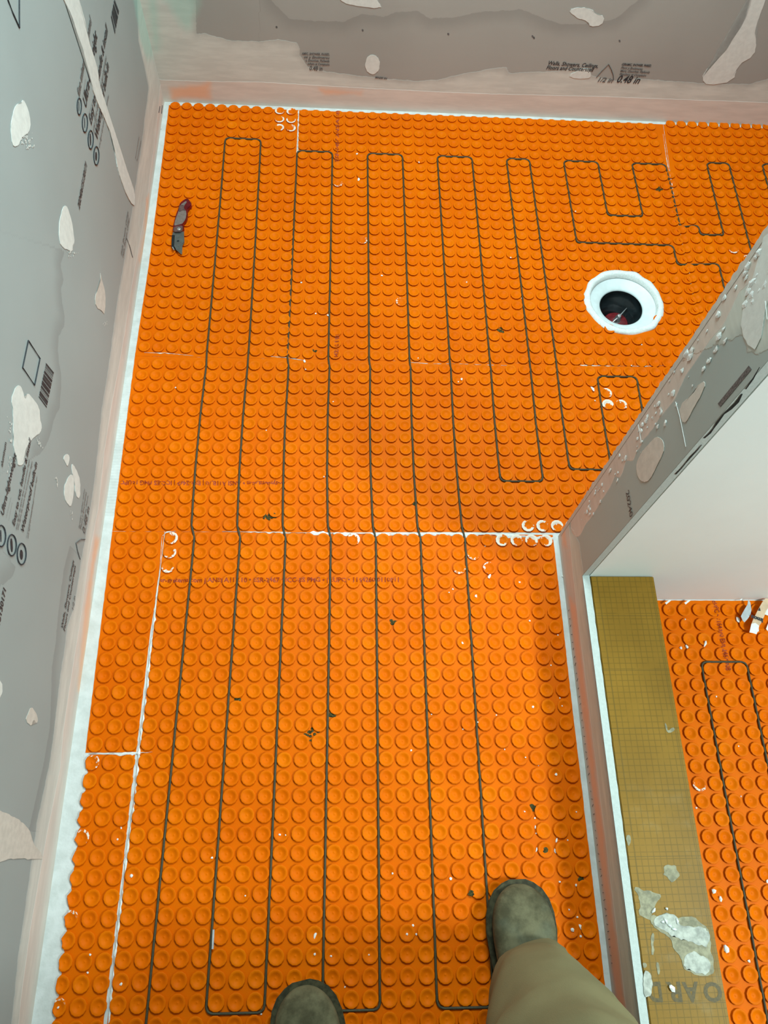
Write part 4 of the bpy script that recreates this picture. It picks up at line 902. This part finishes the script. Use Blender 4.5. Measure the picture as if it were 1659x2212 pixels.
def skin(name, verts, edges, radii, mat, sub=2):
    me = bpy.data.meshes.new(name); me.from_pydata(verts, edges, []); o = bpy.data.objects.new(name, me); COL.objects.link(o)
    m = o.modifiers.new('s', 'SKIN'); m.use_smooth_shade = True
    for i, r in enumerate(radii):
        sv = me.skin_vertices[0].data[i]; sv.radius = r if isinstance(r, tuple) else (r, r); sv.use_root = (i == 0)
    s = o.modifiers.new('u', 'SUBSURF'); s.levels = sub; s.render_levels = sub
    dg = bpy.context.evaluated_depsgraph_get(); m2 = bpy.data.meshes.new_from_object(o.evaluated_get(dg)); bpy.data.objects.remove(o)
    m2.materials.clear(); r = link(name, m2, mat, per, True); return r
HL, HR = (.375, -1.02, .93), (.555, -1.02, .93)
LA, RA = (.325, -.955, .115), (.650, -.790, .115)
LK, RK = (.335, -.965, .52), (.640, -.865, .52)
PV = (.465, -1.03, .98)
# body: pelvis, torso, head, legs, arms, hands
V = [PV, (.465,-1.03,1.18), (.465,-1.04,1.38), (.465,-1.03,1.50), (.465,-1.00,1.58), (.465,-.985,1.68), (.465,-.98,1.74),
     HL, LK, LA, HR, RK, RA, (.285,-1.03,1.42), (.235,-.96,1.18), (.29,-.74,1.27), (.645,-1.03,1.42), (.69,-.96,1.18), (.50,-.74,1.27), (.31,-.70,1.29), (.47,-.70,1.29)]
Eg = [(0,1),(1,2),(2,3),(3,4),(4,5),(5,6),(0,7),(7,8),(8,9),(0,10),(10,11),(11,12),(2,13),(13,14),(14,15),(2,16),(16,17),(17,18),(15,19),(18,20)]
Rr = [(.15,.10),(.14,.10),(.17,.11),(.06,.06),(.075,.08),(.08,.095),(.05,.06),.075,.055,.036,.075,.055,.036,.05,.04,.027,.05,.04,.027,(.038,.018),(.038,.018)]
for hi, sx in ((19, 1), (20, -1)):
    h = V[hi]
    for fi, (dx, ln_) in enumerate(((-.028, .06), (-.010, .068), (.009, .064), (.027, .052))):
        a = len(V); V += [(h[0] + dx * sx * .9, h[1] + .03, h[2] + .012), (h[0] + dx * sx, h[1] + .03 + ln_ * .5, h[2] + .02), (h[0] + dx * sx, h[1] + .03 + ln_ * .8, h[2] + .045)]
        Eg += [(hi, a), (a, a + 1), (a + 1, a + 2)]; Rr += [.0095, .0085, .007]
    a = len(V); V += [(h[0] + .040 * sx, h[1] + .0, h[2] + .02), (h[0] + .048 * sx, h[1] + .02, h[2] + .045)]; Eg += [(hi, a), (a, a + 1)]; Rr += [.0105, .008]
skin('body', V, Eg, Rr, M['skin'], 2)
bm = bmesh.new(); bmesh.ops.create_uvsphere(bm, u_segments=20, v_segments=12, radius=1)
for v in bm.verts: v.co = Vector((.465 + v.co.x * .088, -1.0 + v.co.y * .105, 1.715 + max(v.co.z, -.35) * .095))
bobj('hair', bm, plain('brown_hair', (.06, .035, .02), .7, .2, .3, 200), per, True)
for x in (.435, .495):
    bm = bmesh.new(); bmesh.ops.create_uvsphere(bm, u_segments=10, v_segments=8, radius=.011)
    for v in bm.verts: v.co += Vector((x, -.895, 1.685))
    bobj('eye', bm, M['crumb'], per, True)
v, f = tube([(.465, -.895, 1.685), (.465, -.872, 1.655), (.465, -.885, 1.645)], [.006, .012, .010], 8); mesh('nose', v, f, M['skin'], per, True)
skin('shirt', [(.465,-1.03,.98),(.465,-1.03,1.18),(.465,-1.04,1.39),(.465,-1.03,1.47),(.285,-1.03,1.42),(.235,-.97,1.22),(.645,-1.03,1.42),(.69,-.97,1.22)], [(0,1),(1,2),(2,3),(2,4),(4,5),(2,6),(6,7)],
     [(.17,.12),(.16,.115),(.18,.12),(.07,.07),.065,.055,.065,.055], M['shirt'], 2)
# trousers as wrinkled tubes joined at the hips
def legtube(path, rad, name, seed):
    P = []; R_ = []
    for i in range(len(path) - 1):
        for t in np.linspace(0, 1, 9)[:-1]:
            P.append(np.array(path[i]) * (1 - t) + np.array(path[i + 1]) * t); R_.append(rad[i] * (1 - t) + rad[i + 1] * t)
    P.append(np.array(path[-1])); R_.append(rad[-1]); n = 40; v = []; f = []
    for i, (p, r) in enumerate(zip(P, R_)):
        for k_ in range(n):
            a = 2 * PI * k_ / n; w = noise.noise(Vector((math.cos(a) * 1.3, math.sin(a) * 1.3, p[2] * 11 + seed))) * .010 + noise.noise(Vector((math.cos(a) * 2.5, p[2] * 30, seed))) * .004
            v.append((p[0] + (r * 1.0 + w) * math.cos(a), p[1] + (r * 1.08 + w) * math.sin(a), p[2] + .012 * math.sin(a) * (1 if i < 3 else 0)))
    for i in range(len(P) - 1):
        for k_ in range(n): b = (k_ + 1) % n; f.append((i * n + k_, i * n + b, (i + 1) * n + b, (i + 1) * n + k_))
    return v, f
v1, f1 = legtube([(.650,-.790,.085),(.640,-.805,.20),(.625,-.838,.38),(.622,-.865,.55),(.58,-.96,.80),(.50,-1.03,1.0)], [.073,.087,.102,.100,.105,.14], 'r', 3.1)
v2, f2 = legtube([(.325,-.960,.085),(.326,-.965,.20),(.330,-.972,.38),(.335,-.975,.55),(.375,-.99,.80),(.43,-1.03,1.0)], [.072,.078,.082,.085,.105,.14], 'l', 9.4)
k0 = len(v1); mesh('trousers', v1 + v2, f1 + [tuple(i + k0 for i in q_) for q_ in f2], M['khaki'], per, True)
def boot(ank, toe, name_lab):
    """lofted work boot: heel behind the ankle, rounded toe cap in front, welt and sole"""
    a = np.array(ank[:2]); t = np.array(toe[:2]); d = (t - a) / np.hypot(*(t - a)); n = np.array([-d[1], d[0]]); L = .305
    heel = t - d * L; st_ = []
    #      s     half width, top z, bottom z
    st_ = [(.0, .010, .060, .022), (.01, .026, .10, .020), (.04, .036, .150, .020), (.09, .038, .165, .020), (.13, .040, .145, .020), (.165, .044, .100, .020), (.195, .049, .082, .020), (.23, .053, .072, .020), (.255, .051, .066, .020), (.275, .045, .060, .020), (.290, .035, .051, .020), (.300, .021, .040, .021), (.3045, .008, .030, .023)]
    N_ = 22; v = []; f = []
    for s, w, zt_, zb in st_:
        for k_ in range(N_):
            g = 2 * PI * k_ / N_; cx = math.copysign(abs(math.cos(g)) ** .75, math.cos(g)) * w; cz = (zt_ + zb) / 2 + math.copysign(abs(math.sin(g)) ** .85, math.sin(g)) * (zt_ - zb) / 2
            p = heel + d * s + n * cx; v.append((p[0], p[1], cz + .0015 * noise.noise(Vector((s * 60, cx * 60, cz * 40)))))
    for i in range(len(st_) - 1):
        for k_ in range(N_): b = (k_ + 1) % N_; f.append((i * N_ + k_, (i + 1) * N_ + k_, (i + 1) * N_ + b, i * N_ + b))
    f.append(tuple(range(N_))); f.append(tuple((len(st_) - 1) * N_ + k_ for k_ in range(N_))[::-1])
    b_ = mesh('boot', v, f, M['suede'], per, True); sd = b_.modifiers.new('s', 'SUBSURF'); sd.levels = 1; sd.render_levels = 2
    b_['label'] = name_lab
    def rim(off, z0_, z1_, nm):
        out = [(s, w + off) for s, w, _, _ in st_]; P = [heel + d * (s + (off if i == len(out) - 1 else -off if i == 0 else off * .9 * (s / .305))) + n * w for i, (s, w) in enumerate(out)] + [heel + d * (s + (off if i == len(out) - 1 else -off if i == 0 else off * .9 * (s / .305))) - n * w for i, (s, w) in list(enumerate(out))[::-1]]
        bm = bmesh.new(); fc = bm.faces.new([bm.verts.new((p[0], p[1], z0_)) for p in P]); g = bmesh.ops.extrude_face_region(bm, geom=[fc])
        for q_ in [x for x in g['geom'] if isinstance(x, bmesh.types.BMVert)]: q_.co.z = z1_
        bmesh.ops.recalc_face_normals(bm, faces=bm.faces)
        bmesh.ops.bevel(bm, geom=[e for e in bm.edges if abs(e.verts[0].co.z - e.verts[1].co.z) < 1e-6], offset=.0015, segments=2, affect='EDGES')
        bobj(nm, bm, M['sole'], b_)
    rim(.004, .0058, .0235, 'sole'); rim(.0062, .0225, .0275, 'welt')
    return b_
boot(LA, (.289, -.774), 'left boot, olive suede with dark welt, only its toe in the picture')
boot(RA, (.648, -.634), 'right boot, olive suede, scuffed bluish across the toe')
